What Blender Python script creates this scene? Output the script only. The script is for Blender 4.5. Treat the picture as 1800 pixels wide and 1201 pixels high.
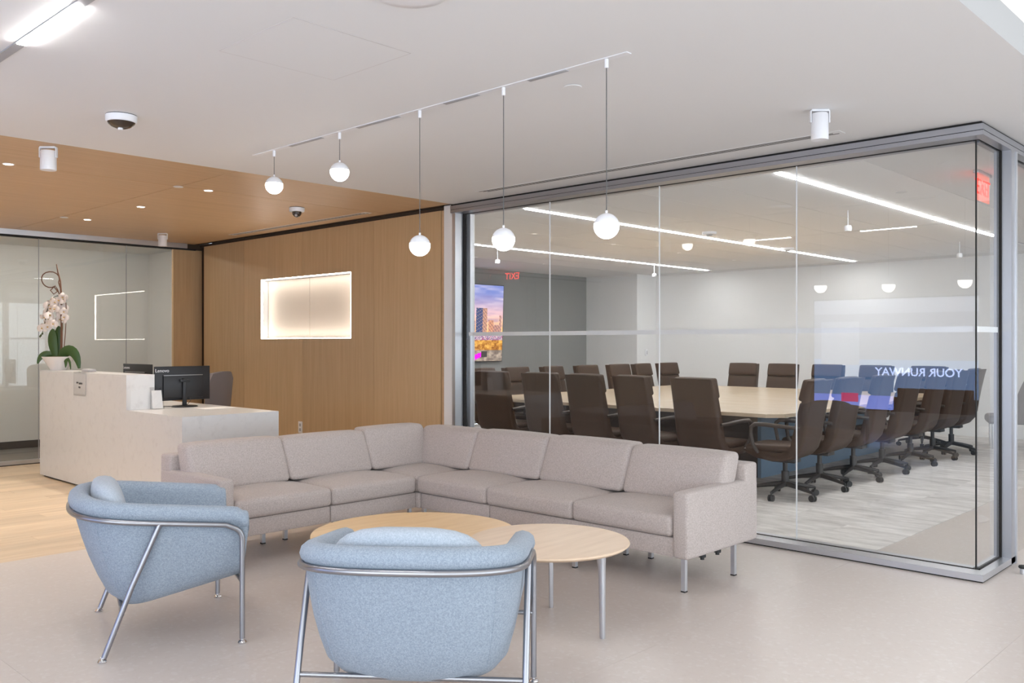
import bpy, bmesh, math, random
from mathutils import Vector, Matrix

random.seed(7)
PI = math.pi
for o in list(bpy.data.objects):
    bpy.data.objects.remove(o)
SC = bpy.context.scene
COL = SC.collection
H = 2.735            # ceiling height
EYE = 1.42           # camera height

# ------------------------------------------------------------------ camera
cam = bpy.data.cameras.new('camera'); camo = bpy.data.objects.new('camera', cam); COL.objects.link(camo)
camo.location = (0, 0, EYE)
camo.rotation_euler = (PI/2, 0, math.radians(43.58))
cam.sensor_fit = 'HORIZONTAL'; cam.sensor_width = 36; cam.lens = 36*1569.31/1800
cam.shift_y = 2.58/1800
cam.clip_start = .05; cam.clip_end = 200
SC.camera = camo

# ------------------------------------------------------------------ world (daylight outside the windows)
W = bpy.data.worlds.new('world'); SC.world = W; W.use_nodes = True
nt = W.node_tree; nt.nodes.clear()
wo = nt.nodes.new('ShaderNodeOutputWorld'); wb = nt.nodes.new('ShaderNodeBackground')
wb.inputs[0].default_value = (.80, .89, 1, 1); wb.inputs[1].default_value = 3.9
nt.links.new(wb.outputs[0], wo.inputs[0])

def portal(name, loc, rot, sx, sy):
    l = bpy.data.lights.new(name, 'AREA'); l.shape = 'RECTANGLE'; l.size = sx; l.size_y = sy
    l.cycles.is_portal = True
    o = bpy.data.objects.new(name, l); COL.objects.link(o); o.location = loc; o.rotation_euler = rot
    return o
portal('window_portal', (6.12, 5.9, 1.4), (0, PI/2, 0), 2.5, 17.0)       # faces -X
portal('window_portal', (1.5, -2.88, 1.4), (PI/2, 0, 0), 8.4, 2.5)       # faces +Y

SC.view_settings.view_transform = 'Standard'; SC.view_settings.look = 'None'
SC.view_settings.exposure = 0.54; SC.view_settings.gamma = 1.0
SC.view_settings.use_curve_mapping = False
SC.cycles.max_bounces = 10; SC.cycles.diffuse_bounces = 5; SC.cycles.glossy_bounces = 4
SC.cycles.transparent_max_bounces = 24; SC.cycles.caustics_reflective = False; SC.cycles.caustics_refractive = False
SC.cycles.sample_clamp_indirect = 6

E_COFFER = 1.0; E_LINE = 38.0; E_TRACK = 75.0; E_DOWN = 44; E_PEND = 8.5; E_NICHE = 15.0

# ------------------------------------------------------------------ materials
MATS = {}
def nodes_of(name):
    m = bpy.data.materials.new(name); m.use_nodes = True
    n = m.node_tree.nodes; l = m.node_tree.links
    return m, n, l, n['Principled BSDF']
def N(n, typ, **kw):
    x = n.new('ShaderNode' + typ)
    for k, v in kw.items(): setattr(x, k, v)
    return x
def plain(name, col, rough=.5, metal=0, spec=.5, bump=None, sheen=0):
    m, n, l, b = nodes_of(name)
    b.inputs['Base Color'].default_value = (*col, 1); b.inputs['Roughness'].default_value = rough
    b.inputs['Metallic'].default_value = metal; b.inputs['Specular IOR Level'].default_value = spec
    tc = N(n, 'TexCoord'); no = N(n, 'TexNoise'); no.inputs['Scale'].default_value = bump[0] if bump else 60
    no.inputs['Detail'].default_value = 2
    l.new(tc.outputs['Object'], no.inputs['Vector'])
    if bump:
        bp = N(n, 'Bump'); bp.inputs['Strength'].default_value = bump[1]; bp.inputs['Distance'].default_value = .002
        l.new(no.outputs['Fac'], bp.inputs['Height']); l.new(bp.outputs[0], b.inputs['Normal'])
    else:                                     # slight uneven gloss
        mr = N(n, 'MapRange'); mr.inputs['To Min'].default_value = max(0, rough-.04); mr.inputs['To Max'].default_value = min(1, rough+.04)
        l.new(no.outputs['Fac'], mr.inputs['Value']); l.new(mr.outputs[0], b.inputs['Roughness'])
    if sheen: b.inputs['Sheen Weight'].default_value = sheen
    MATS[name] = m; return m
def emis(name, col, s):
    m = bpy.data.materials.new(name); m.use_nodes = True; n = m.node_tree.nodes; n.clear(); l = m.node_tree.links
    o = N(n, 'OutputMaterial'); e = N(n, 'Emission'); e.inputs[0].default_value = (*col, 1); e.inputs[1].default_value = s
    l.new(e.outputs[0], o.inputs[0]); MATS[name] = m; return m
def fabric(name, c1, c2, scale=350):
    m, n, l, b = nodes_of(name); b.inputs['Roughness'].default_value = .95; b.inputs['Specular IOR Level'].default_value = .15
    b.inputs['Sheen Weight'].default_value = .15
    tc = N(n, 'TexCoord'); no = N(n, 'TexNoise'); no.inputs['Scale'].default_value = scale; no.inputs['Detail'].default_value = 3
    n2 = N(n, 'TexNoise'); n2.inputs['Scale'].default_value = scale*.5; n2.inputs['Detail'].default_value = 2
    l.new(tc.outputs['Object'], no.inputs['Vector']); l.new(tc.outputs['Object'], n2.inputs['Vector'])
    ad = N(n, 'Math', operation='ADD'); l.new(no.outputs['Fac'], ad.inputs[0]); l.new(n2.outputs['Fac'], ad.inputs[1])
    mr = N(n, 'MapRange'); mr.inputs['From Min'].default_value = .7; mr.inputs['From Max'].default_value = 1.3
    l.new(ad.outputs[0], mr.inputs['Value'])
    mx = N(n, 'Mix', data_type='RGBA'); mx.inputs['A'].default_value = (*c1, 1); mx.inputs['B'].default_value = (*c2, 1)
    l.new(mr.outputs[0], mx.inputs['Factor']); l.new(mx.outputs['Result'], b.inputs['Base Color'])
    bp = N(n, 'Bump'); bp.inputs['Strength'].default_value = .35; bp.inputs['Distance'].default_value = .0015
    l.new(no.outputs['Fac'], bp.inputs['Height']); l.new(bp.outputs[0], b.inputs['Normal'])
    MATS[name] = m; return m
def wood(name, c1, c2, scl, rough=.45, rand=.12, spec=.4):
    """grain stretched by the vector scale scl (small along the grain)"""
    m, n, l, b = nodes_of(name); b.inputs['Roughness'].default_value = rough; b.inputs['Specular IOR Level'].default_value = spec
    tc = N(n, 'TexCoord'); mp = N(n, 'Mapping'); mp.inputs['Scale'].default_value = scl
    oi = N(n, 'ObjectInfo'); cm = N(n, 'CombineXYZ'); mu = N(n, 'Math', operation='MULTIPLY'); mu.inputs[1].default_value = 40
    l.new(oi.outputs['Random'], mu.inputs[0])
    for i in range(3): l.new(mu.outputs[0], cm.inputs[i])
    l.new(cm.outputs[0], mp.inputs['Location'])
    l.new(tc.outputs['Object'], mp.inputs['Vector'])
    no = N(n, 'TexNoise'); no.inputs['Scale'].default_value = 1; no.inputs['Detail'].default_value = 6; no.inputs['Roughness'].default_value = .62
    no.inputs['Distortion'].default_value = .25
    l.new(mp.outputs[0], no.inputs['Vector'])
    mr = N(n, 'MapRange'); mr.inputs['From Min'].default_value = .3; mr.inputs['From Max'].default_value = .7
    l.new(no.outputs['Fac'], mr.inputs['Value'])
    mx = N(n, 'Mix', data_type='RGBA'); mx.inputs['A'].default_value = (*c1, 1); mx.inputs['B'].default_value = (*c2, 1)
    l.new(mr.outputs[0], mx.inputs['Factor'])
    hs = N(n, 'HueSaturation'); mv = N(n, 'MapRange'); mv.inputs['To Min'].default_value = 1-rand; mv.inputs['To Max'].default_value = 1+rand
    l.new(oi.outputs['Random'], mv.inputs['Value']); l.new(mv.outputs[0], hs.inputs['Value'])
    l.new(mx.outputs['Result'], hs.inputs['Color']); l.new(hs.outputs[0], b.inputs['Base Color'])
    MATS[name] = m; return m
def speckled(name, base, dark, light, rough, sc=38, rand=.02, spec=.5):
    m, n, l, b = nodes_of(name); b.inputs['Roughness'].default_value = rough; b.inputs['Specular IOR Level'].default_value = spec
    tc = N(n, 'TexCoord'); ge = N(n, 'NewGeometry')
    vo = N(n, 'TexVoronoi'); vo.inputs['Scale'].default_value = sc
    no = N(n, 'TexNoise'); no.inputs['Scale'].default_value = sc*.45; no.inputs['Detail'].default_value = 5; no.inputs['Roughness'].default_value = .7
    nl = N(n, 'TexNoise'); nl.inputs['Scale'].default_value = 1.3; nl.inputs['Detail'].default_value = 2
    for t in (vo, no, nl): l.new(ge.outputs['Position'], t.inputs['Vector'])
    sep = N(n, 'SeparateColor'); l.new(vo.outputs['Color'], sep.inputs[0])
    r1 = N(n, 'MapRange'); r1.inputs['From Min'].default_value = .86; r1.inputs['From Max'].default_value = .93; r1.inputs['To Max'].default_value = .55
    l.new(sep.outputs[0], r1.inputs['Value'])
    r2 = N(n, 'MapRange'); r2.inputs['From Min'].default_value = .52; r2.inputs['From Max'].default_value = .78; r2.inputs['To Max'].default_value = .8
    l.new(no.outputs['Fac'], r2.inputs['Value'])
    m1 = N(n, 'Mix', data_type='RGBA'); m1.inputs['A'].default_value = (*base, 1); m1.inputs['B'].default_value = (*dark, 1)
    l.new(r2.outputs[0], m1.inputs['Factor'])
    m2 = N(n, 'Mix', data_type='RGBA'); m2.inputs['B'].default_value = (*light, 1)
    l.new(m1.outputs['Result'], m2.inputs['A']); l.new(r1.outputs[0], m2.inputs['Factor'])
    hs = N(n, 'HueSaturation'); oi = N(n, 'ObjectInfo'); ad = N(n, 'Math', operation='ADD'); mv = N(n, 'MapRange')
    l.new(oi.outputs['Random'], ad.inputs[0]); l.new(nl.outputs['Fac'], ad.inputs[1])
    mv.inputs['From Max'].default_value = 2; mv.inputs['To Min'].default_value = 1-rand; mv.inputs['To Max'].default_value = 1+rand
    l.new(ad.outputs[0], mv.inputs['Value']); l.new(mv.outputs[0], hs.inputs['Value'])
    l.new(m2.outputs['Result'], hs.inputs['Color']); l.new(hs.outputs[0], b.inputs['Base Color'])
    MATS[name] = m; return m
def carpetmat(name):
    m, n, l, b = nodes_of(name); b.inputs['Roughness'].default_value = 1; b.inputs['Specular IOR Level'].default_value = .05
    ge = N(n, 'NewGeometry'); mp = N(n, 'Mapping'); mp.inputs['Scale'].default_value = (2.4, 8, 1)
    oi = N(n, 'ObjectInfo'); cm = N(n, 'CombineXYZ'); mu = N(n, 'Math', operation='MULTIPLY'); mu.inputs[1].default_value = 30
    l.new(oi.outputs['Random'], mu.inputs[0]); l.new(mu.outputs[0], cm.inputs[0]); l.new(mu.outputs[0], cm.inputs[1])
    l.new(cm.outputs[0], mp.inputs['Location']); l.new(ge.outputs['Position'], mp.inputs['Vector'])
    no = N(n, 'TexNoise'); no.inputs['Scale'].default_value = 1; no.inputs['Detail'].default_value = 4; l.new(mp.outputs[0], no.inputs['Vector'])
    mr = N(n, 'MapRange'); mr.inputs['From Min'].default_value = .32; mr.inputs['From Max'].default_value = .70; no.inputs['Roughness'].default_value = .68; no.inputs['Detail'].default_value = 7
    l.new(no.outputs['Fac'], mr.inputs['Value'])
    mx = N(n, 'Mix', data_type='RGBA'); mx.inputs['A'].default_value = (.50, .47, .45, 1); mx.inputs['B'].default_value = (.82, .79, .765, 1)
    l.new(mr.outputs[0], mx.inputs['Factor'])
    hs = N(n, 'HueSaturation'); mv = N(n, 'MapRange'); mv.inputs['To Min'].default_value = .93; mv.inputs['To Max'].default_value = 1.05
    l.new(oi.outputs['Random'], mv.inputs['Value']); l.new(mv.outputs[0], hs.inputs['Value'])
    l.new(mx.outputs['Result'], hs.inputs['Color']); l.new(hs.outputs[0], b.inputs['Base Color'])
    MATS[name] = m; return m
def glassmat(name, tint=(1, 1, 1), f0=.08, gain=1.0):
    m = bpy.data.materials.new(name); m.use_nodes = True; n = m.node_tree.nodes; n.clear(); l = m.node_tree.links
    o = N(n, 'OutputMaterial'); t = N(n, 'BsdfTransparent'); t.inputs[0].default_value = (*tint, 1)
    g = N(n, 'BsdfGlossy'); g.inputs['Roughness'].default_value = 0
    lw = N(n, 'LayerWeight'); lw.inputs['Blend'].default_value = .5
    pw = N(n, 'Math', operation='POWER'); pw.inputs[1].default_value = 5
    ma = N(n, 'Math', operation='MULTIPLY_ADD'); ma.inputs[1].default_value = (1-f0)*gain; ma.inputs[2].default_value = f0
    mx = N(n, 'MixShader')
    ge = N(n, 'NewGeometry'); iv = N(n, 'Math', operation='SUBTRACT'); iv.inputs[0].default_value = 1; fm = N(n, 'Math', operation='MULTIPLY')
    l.new(lw.outputs['Facing'], pw.inputs[0]); l.new(pw.outputs[0], ma.inputs[0]); l.new(ge.outputs['Backfacing'], iv.inputs[1])
    l.new(ma.outputs[0], fm.inputs[0]); l.new(iv.outputs[0], fm.inputs[1]); l.new(fm.outputs[0], mx.inputs[0])
    l.new(t.outputs[0], mx.inputs[1]); l.new(g.outputs[0], mx.inputs[2]); l.new(mx.outputs[0], o.inputs[0])
    MATS[name] = m; return m

plain('white_paint', (.80, .80, .80), .75, bump=(40, .02))
plain('wall_white', (.80, .79, .78), .8, bump=(60, .02))
plain('ceiling_tile_white', (.90, .90, .90), .9, bump=(300, .15))
plain('grey_wallcover', (.27, .27, .265), .9, bump=(240, .3))
plain('black_gap', (.012, .010, .009), .8)
plain('brown_gap', (.055, .033, .018), .8)
plain('grout', (.54, .50, .47), .9)
plain('aluminium', (.40, .40, .42), .38, .85)
plain('aluminium_light', (.62, .63, .66), .32, .85)
plain('chrome', (.78, .78, .80), .14, 1)
plain('steel_satin', (.36, .36, .38), .34, 1)
plain('white_plastic', (.82, .82, .84), .4)
plain('grey_plastic', (.40, .40, .42), .5)
plain('black_plastic', (.012, .012, .014), .42)
plain('dark_dome', (.05, .033, .022), .12)
plain('cord_grey', (.10, .10, .10), .6)
plain('leather', (.043, .020, .010), .5, 0, .32, bump=(160, .12))
plain('leather_edge', (.040, .027, .021), .45)
plain('base_black', (.022, .021, .022), .42)
plain('blue_panel', (.17, .26, .36), .55)
plain('taupe_fabric', (.17, .15, .15), .9, bump=(300, .2))
plain('ceramic_white', (.80, .78, .77), .25)
plain('leaf_green', (.045, .095, .022), .38)
plain('stem_brown', (.16, .075, .040), .7, bump=(80, .3))
plain('stem_green', (.07, .085, .03), .6)
plain('petal', (.84, .78, .74), .55)
plain('petal_heart', (.62, .42, .14), .6)
plain('moss', (.12, .085, .035), .95, bump=(90, .8))
plain('paper', (.80, .79, .78), .7)
plain('ink', (.05, .05, .05), .8)
plain('lettering_white', (.75, .75, .78), .5)
plain('dark_floor', (.16, .145, .135), .8, bump=(200, .2))
plain('dark_base', (.055, .045, .042), .6)
plain('tan_leather', (.55, .30, .15), .5)
plain('outside_wall', (.45, .46, .48), .9)
plain('film', (.84, .84, .86), .6)
plain('niche_panel_lit', (.72, .63, .53), .5, bump=(60, .05))  # wood veneer made paler, with the glow of the niche in its colour
plain('reveal_grey', (.66, .64, .63), .7)
plain('foot_black', (.02, .02, .02), .6)
fabric('sofa_fabric', (.40, .345, .315), (.545, .48, .455), 240)
fabric('chair_fabric', (.24, .29, .35), (.36, .415, .485), 250)
fabric('pillow_fabric', (.35, .40, .46), (.47, .52, .58), 250)
wood('oak_wall', (.50, .335, .178), (.58, .40, .225), (34, 34, 1.3), .45, .05)
wood('oak_ceiling', (.56, .375, .21), (.64, .44, .265), (30, 1.0, 30), .45, .04)
wood('oak_floor', (.52, .385, .25), (.70, .56, .40), (16, 1.1, 16), .35, .10)
wood('table_oak', (.78, .53, .28), (.90, .65, .385), (22, 2.2, 22), .38, .03)
wood('table_ash', (.68, .51, .36), (.78, .61, .45), (22, 2.2, 22), .38, .02)
wood('conf_wood', (.60, .46, .32), (.74, .60, .44), (2.0, 16, 16), .22, .03, .5)
speckled('terrazzo', (.605, .54, .50), (.55, .48, .44), (.66, .61, .58), .33, 60, .02)
speckled('quartz', (.64, .635, .63), (.53, .52, .515), (.655, .65, .645), .28, 22, .01)
carpetmat('carpet')
glassmat('clear_glass', (.985, .99, .985))
glassmat('left_glass', (.93, .935, .91), .065)
glassmat('acrylic', (.93, .93, .93), .08)
emis('line_light', (.965, .985, 1), E_LINE); emis('track_light', (1, .985, .96), E_TRACK)
emis('corridor_fill_glow', (1, .96, .90), 22)
emis('downlight_glow', (1, .93, .84), 9)
emis('pendant_glow', (1, .955, .90), E_PEND)
emis('niche_led', (1, .93, .85), E_NICHE)
emis('coffer_glow', (1, .985, .965), E_COFFER)
emis('exit_red', (1, .045, .03), 1.6)
emis('exit_red_bright', (1, .045, .03), 12)
emis('screen_white', (.70, .77, 1.0), 1.7)
emis('screen_page', (.62, .69, 1.0), 1.0)
emis('screen_blue', (.15, .29, .56), 4.0)
emis('screen_bright', (.24, .34, 1.0), 5.5)
emis('screen_text', (.50, .62, 1.0), 11.0)
emis('screen_pink', (.9, .04, .25), 4.0)
emis('screen_dark', (.10, .15, .35), .5)
# edge-lit red acrylic sign plate
m, n, l, b = nodes_of('exit_acrylic'); n.remove(b)
out = n['Material Output']; tr = N(n, 'BsdfTransparent'); em = N(n, 'Emission'); mx = N(n, 'MixShader')
em.inputs[0].default_value = (1, .20, .14, 1); em.inputs[1].default_value = 1.1; mx.inputs[0].default_value = .36
l.new(tr.outputs[0], mx.inputs[1]); l.new(em.outputs[0], mx.inputs[2]); l.new(mx.outputs[0], out.inputs[0]); MATS['exit_acrylic'] = m
# picture on the conference room screen: colours held in the mesh of the screen
m = bpy.data.materials.new('screen_picture'); m.use_nodes = True; n = m.node_tree.nodes; n.clear(); l = m.node_tree.links
out = N(n, 'OutputMaterial'); em = N(n, 'Emission'); at = N(n, 'Attribute'); at.attribute_name = 'picture'; em.inputs[1].default_value = 1.0
l.new(at.outputs['Color'], em.inputs[0]); l.new(em.outputs[0], out.inputs[0]); MATS['screen_picture'] = m

# ------------------------------------------------------------------ mesh helpers
class MB:
    def __init__(s): s.v = []; s.f = []; s.sm = []
    def add(s, vs, fs, smooth=False):
        o = len(s.v); s.v += [tuple(x) for x in vs]
        s.f += [tuple(i+o for i in f) for f in fs]; s.sm += [smooth]*len(fs); return s
    def box(s, x0, x1, y0, y1, z0, z1):
        vs = [(x, y, z) for x in (x0, x1) for y in (y0, y1) for z in (z0, z1)]
        fs = [(0, 1, 3, 2), (4, 6, 7, 5), (0, 4, 5, 1), (2, 3, 7, 6), (0, 2, 6, 4), (1, 5, 7, 3)]
        return s.add(vs, fs)
    def rbox(s, x0, x1, y0, y1, z0, z1, r=.01, seg=2):
        bm = bmesh.new(); bmesh.ops.create_cube(bm, size=1)
        for v in bm.verts:
            v.co = Vector(((x0+x1)/2+v.co.x*(x1-x0), (y0+y1)/2+v.co.y*(y1-y0), (z0+z1)/2+v.co.z*(z1-z0)))
        bmesh.ops.bevel(bm, geom=list(bm.edges), offset=r, segments=seg, profile=.5, affect='EDGES')
        bm.verts.index_update()
        s.add([v.co[:] for v in bm.verts], [[v.index for v in f.verts] for f in bm.faces], True); bm.free(); return s
    def tube(s, pts, r, n=10, caps=True, closed=False):
        pts = [Vector(p) for p in pts]; k = len(pts); rings = []
        rr = r if isinstance(r, (list, tuple)) else [r]*k
        up = None
        for i, p in enumerate(pts):
            if closed: t = pts[(i+1) % k]-pts[i-1]
            else: t = pts[min(i+1, k-1)]-pts[max(i-1, 0)]
            t.normalize()
            if up is None:
                up = Vector((0, 0, 1)) if abs(t.z) < .9 else Vector((1, 0, 0))
            a = t.cross(up)
            if a.length < 1e-5: a = t.cross(Vector((0, 1, 0)))
            a.normalize(); b = a.cross(t).normalized(); up = b
            rings.append([p+(a*math.cos(2*PI*j/n)+b*math.sin(2*PI*j/n))*rr[i] for j in range(n)])
        vs = [x for ring in rings for x in ring]; fs = []
        for i in range(k if closed else k-1):
            for j in range(n):
                a0 = i*n+j; a1 = i*n+(j+1) % n; b0 = ((i+1) % k)*n+j; b1 = ((i+1) % k)*n+(j+1) % n
                fs.append((a0, a1, b1, b0))
        s.add(vs, fs, True)
        if caps and not closed:
            s.add(rings[0], [tuple(range(n))[::-1]]); s.add(rings[-1], [tuple(range(n))])
        return s
    def lathe(s, prof, c=(0, 0, 0), n=24, smooth=True):
        vs = []; fs = []
        for (r, z) in prof:
            for j in range(n):
                a = 2*PI*j/n; vs.append((c[0]+r*math.cos(a), c[1]+r*math.sin(a), c[2]+z))
        for i in range(len(prof)-1):
            for j in range(n):
                fs.append((i*n+j, i*n+(j+1) % n, (i+1)*n+(j+1) % n, (i+1)*n+j))
        return s.add(vs, fs, smooth)
    def cyl(s, c, r, z0, z1, n=20):
        return s.lathe([(0.0001, z0), (r, z0), (r, z1), (.0001, z1)], (c[0], c[1], 0), n, False)
    def cushion(s, x0, x1, y0, y1, z0, z1, r=.04, crown=.02, crownb=.006, side=.008, fn=None):
        def ax(a, b):
            k = [a, a+r*.25, a+r*.6, a+r]; m = 6
            return k+[a+r+(b-a-2*r)*i/m for i in range(1, m)]+[b-r, b-r*.6, b-r*.25, b]
        X, Y = ax(x0, x1), ax(y0, y1)
        rz = min(r, (z1-z0)*.49); Z = [z0, z0+rz*.3, z0+rz*.7, z0+rz, (z0+z1)/2, z1-rz, z1-rz*.7, z1-rz*.3, z1]
        idx = {}; vs = []; fs = []
        def V(i, j, k):
            key = (i, j, k)
            if key in idx: return idx[key]
            p = Vector((X[i], Y[j], Z[k]))
            q = Vector((min(max(p.x, x0+r), x1-r), min(max(p.y, y0+r), y1-r), min(max(p.z, z0+rz), z1-rz)))
            d = p-q
            if d.length > 1e-9:
                p = q+d.normalized()*r
            u = (p.x-(x0+x1)/2)/((x1-x0)/2); w = (p.y-(y0+y1)/2)/((y1-y0)/2)
            h = (p.z-(z0+z1)/2)/((z1-z0)/2)
            bulge = max(0, 1-abs(u)**2.6)*max(0, 1-abs(w)**2.6)
            p.z += bulge*(crown if h > 0 else -crownb)*abs(h)
            sb = side*max(0, 1-h*h)
            p.x += sb*u*max(0, 1-w*w); p.y += sb*w*max(0, 1-u*u)
            if fn: p = Vector(fn(p))
            idx[key] = len(vs); vs.append(p[:]); return idx[key]
        a, b, c = len(X)-1, len(Y)-1, len(Z)-1
        for i in range(a):
            for j in range(b):
                fs.append((V(i, j, 0), V(i, j+1, 0), V(i+1, j+1, 0), V(i+1, j, 0)))
                fs.append((V(i, j, c), V(i+1, j, c), V(i+1, j+1, c), V(i, j+1, c)))
        for i in range(a):
            for k in range(c):
                fs.append((V(i, 0, k), V(i+1, 0, k), V(i+1, 0, k+1), V(i, 0, k+1)))
                fs.append((V(i, b, k), V(i, b, k+1), V(i+1, b, k+1), V(i+1, b, k)))
        for j in range(b):
            for k in range(c):
                fs.append((V(0, j, k), V(0, j, k+1), V(0, j+1, k+1), V(0, j+1, k)))
                fs.append((V(a, j, k), V(a, j+1, k), V(a, j+1, k+1), V(a, j, k+1)))
        return s.add(vs, fs, True)
    def ball(s, c, r, n=16, m=8, z0=-1, z1=1, sc=(1, 1, 1)):
        prof = []
        t0, t1 = math.asin(z0), math.asin(z1)
        for i in range(m+1):
            t = t0+(t1-t0)*i/m; prof.append((max(.00005, r*math.cos(t)), r*math.sin(t)))
        vs = []; fs = []
        for (rr, z) in prof:
            for j in range(n):
                a = 2*PI*j/n; vs.append((c[0]+rr*math.cos(a)*sc[0], c[1]+rr*math.sin(a)*sc[1], c[2]+z*sc[2]))
        for i in range(m):
            for j in range(n):
                fs.append((i*n+j, i*n+(j+1) % n, (i+1)*n+(j+1) % n, (i+1)*n+j))
        return s.add(vs, fs, True)
    def mesh(s, name):
        me = bpy.data.meshes.new(name); me.from_pydata(s.v, [], s.f)
        bm = bmesh.new(); bm.from_mesh(me); bmesh.ops.remove_doubles(bm, verts=bm.verts, dist=1e-6)
        bmesh.ops.recalc_face_normals(bm, faces=bm.faces)
        bm.to_mesh(me); bm.free()
        return me
def auto_smooth(me, ang=40):
    for p in me.polygons: p.use_smooth = True
    bm = bmesh.new(); bm.from_mesh(me)
    for e in bm.edges:
        e.smooth = not (len(e.link_faces) == 2 and e.calc_face_angle(0) > math.radians(ang))
    bm.to_mesh(me); bm.free()

def obj(name, mb, mat, parent=None, loc=None, smooth=True):
    me = mb.mesh(name) if isinstance(mb, MB) else mb
    if smooth: auto_smooth(me)
    if mat: me.materials.append(MATS[mat])
    o = bpy.data.objects.new(name, me); COL.objects.link(o)
    if parent: o.parent = parent
    if loc: o.location = loc
    return o
def tag(o, label=None, cat=None, group=None, kind=None):
    if label: o['label'] = label
    if cat: o['category'] = cat
    if group: o['group'] = group
    if kind: o['kind'] = kind
    return o
def thing(name, label, cat, loc=(0, 0, 0), rz=0, group=None):
    o = bpy.data.objects.new(name, None); COL.objects.link(o); o.location = loc; o.rotation_euler = (0, 0, rz)
    o.empty_display_size = .1
    return tag(o, label, cat, group)
def struct(name, mb, mat, label=None, parent=None):
    o = obj(name, mb, mat, parent)
    if parent is None:
        o['kind'] = 'structure'
        if label: o['label'] = label
    return o
def group_struct(name, label):
    o = bpy.data.objects.new(name, None); COL.objects.link(o); o['kind'] = 'structure'; o['label'] = label; return o
def copy_tree(o, parent=None):
    c = o.copy(); COL.objects.link(c)
    if parent: c.parent = parent
    for ch in o.children: copy_tree(ch, c)
    return c
def piece(name, me, parent, loc):
    o = bpy.data.objects.new(name, me); COL.objects.link(o); o.parent = parent; o.location = loc; return o
def box(*a): return MB().box(*a)
def textmesh(s, size, name, mat, parent, M, extrude=.001, ax='CENTER', bold=0):
    cu = bpy.data.curves.new(name, 'FONT'); cu.body = s; cu.size = size; cu.align_x = ax; cu.align_y = 'CENTER'; cu.extrude = extrude; cu.offset = bold
    to = bpy.data.objects.new(name, cu); COL.objects.link(to)
    dg = bpy.context.evaluated_depsgraph_get(); me = bpy.data.meshes.new_from_object(to.evaluated_get(dg))
    bpy.data.objects.remove(to); bpy.data.curves.remove(cu)
    me.transform(M); me.materials.clear(); me.materials.append(MATS[mat])
    o = bpy.data.objects.new(name, me); COL.objects.link(o); o.parent = parent
    return o
ORD = ['first', 'second', 'third', 'fourth', 'fifth', 'sixth', 'seventh', 'eighth']

# ================================================================== THE SETTING
GY = 5.87            # plane of the conference room glass
XL = -11.35          # plane of the reception side glass
XB = -6.24           # edge between white and oak ceiling
FB = -6.36           # edge between oak and terrazzo floor

# ---- terrazzo floor with separate tiles
fl = struct('floor', box(FB, 6.0, -2.8, 14.7, -.20, -.012), 'grout', 'pale pinkish beige terrazzo floor laid in large square tiles')
TS = 1.2
tm = MB().box(.0004, TS-.0004, .0004, TS-.0004, -.012, 0).mesh('tile'); tm.materials.append(MATS['terrazzo'])
def tile_rect(x0, x1, y0, y1):
    if x1-x0 < .02 or y1-y0 < .02: return
    if abs(x1-x0-TS) < 1e-4 and abs(y1-y0-TS) < 1e-4:
        piece('tile', tm, fl, (x0, y0, 0))
    else:
        me = MB().box(.0004, x1-x0-.0004, .0004, y1-y0-.0004, -.012, 0).mesh('tile'); me.materials.append(MATS['terrazzo'])
        piece('tile', me, fl, (x0, y0, 0))
ys = [-2.8]+[4.92-TS*k for k in range(6, -1, -1)]+[GY+.0]
y = 4.92-TS*6; yg = [-2.8]+[4.92-TS*k for k in range(6, -1, -1)]+[6.12, 7.32, 8.52, 9.72, 10.92, 12.12, 13.32, 14.52, 14.7]
xg = [FB]+[-2.40+TS*k for k in range(-3, 7)]+[6.0]
for i in range(len(xg)-1):
    for j in range(len(yg)-1):
        x0, x1, y0, y1 = xg[i], xg[i+1], yg[j], yg[j+1]
        if x1 <= -2.39 and y0 >= 5.9: continue
        if x1 <= -2.39: y1 = min(y1, 5.92)
        tile_rect(x0, x1, y0, y1)
# ---- oak plank floor by the reception desk
fo = struct('floor_oak', box(XL-.1, FB-.001, -2.8, 5.9, -.20, -.012), 'brown_gap', 'light oak plank floor around the reception desk')
PW, PL = .178, 1.75
pm = MB().box(.0008, PW-.0008, .0008, PL-.0008, -.012, 0).mesh('plank'); pm.materials.append(MATS['oak_floor'])
k = 0; x = FB-PW
while x > XL-.15:
    y = -2.8-(k*.63) % PL
    while y < 5.9:
        piece('plank', pm, fo, (x, y, 0)); y += PL
    x -= PW; k += 1
# ---- carpet of the conference room
fc = struct('floor_carpet', box(-11.3, -2.402, 5.925, 14.7, -.20, -.010), 'grout', 'light grey streaked carpet tile floor of the conference room')
cm_ = MB().box(.0005, .9995, .0005, .4995, -.010, .002).mesh('carpet_tile'); cm_.materials.append(MATS['carpet'])
j = 0; y = 5.925
while y < 14.6:
    x = -3.402+(.5 if j % 2 else 0)
    if j % 2:
        me = MB().box(.0005, .4995, .0005, .4995, -.010, .002).mesh('carpet_tile'); me.materials.append(MATS['carpet']); piece('carpet_tile', me, fc, (-2.902, y, 0)); x -= .5*0+ .5; x = -3.902
    while x > -11.4:
        piece('carpet_tile', cm_, fc, (x, y, 0)); x -= 1.0
    y += .5; j += 1

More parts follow.
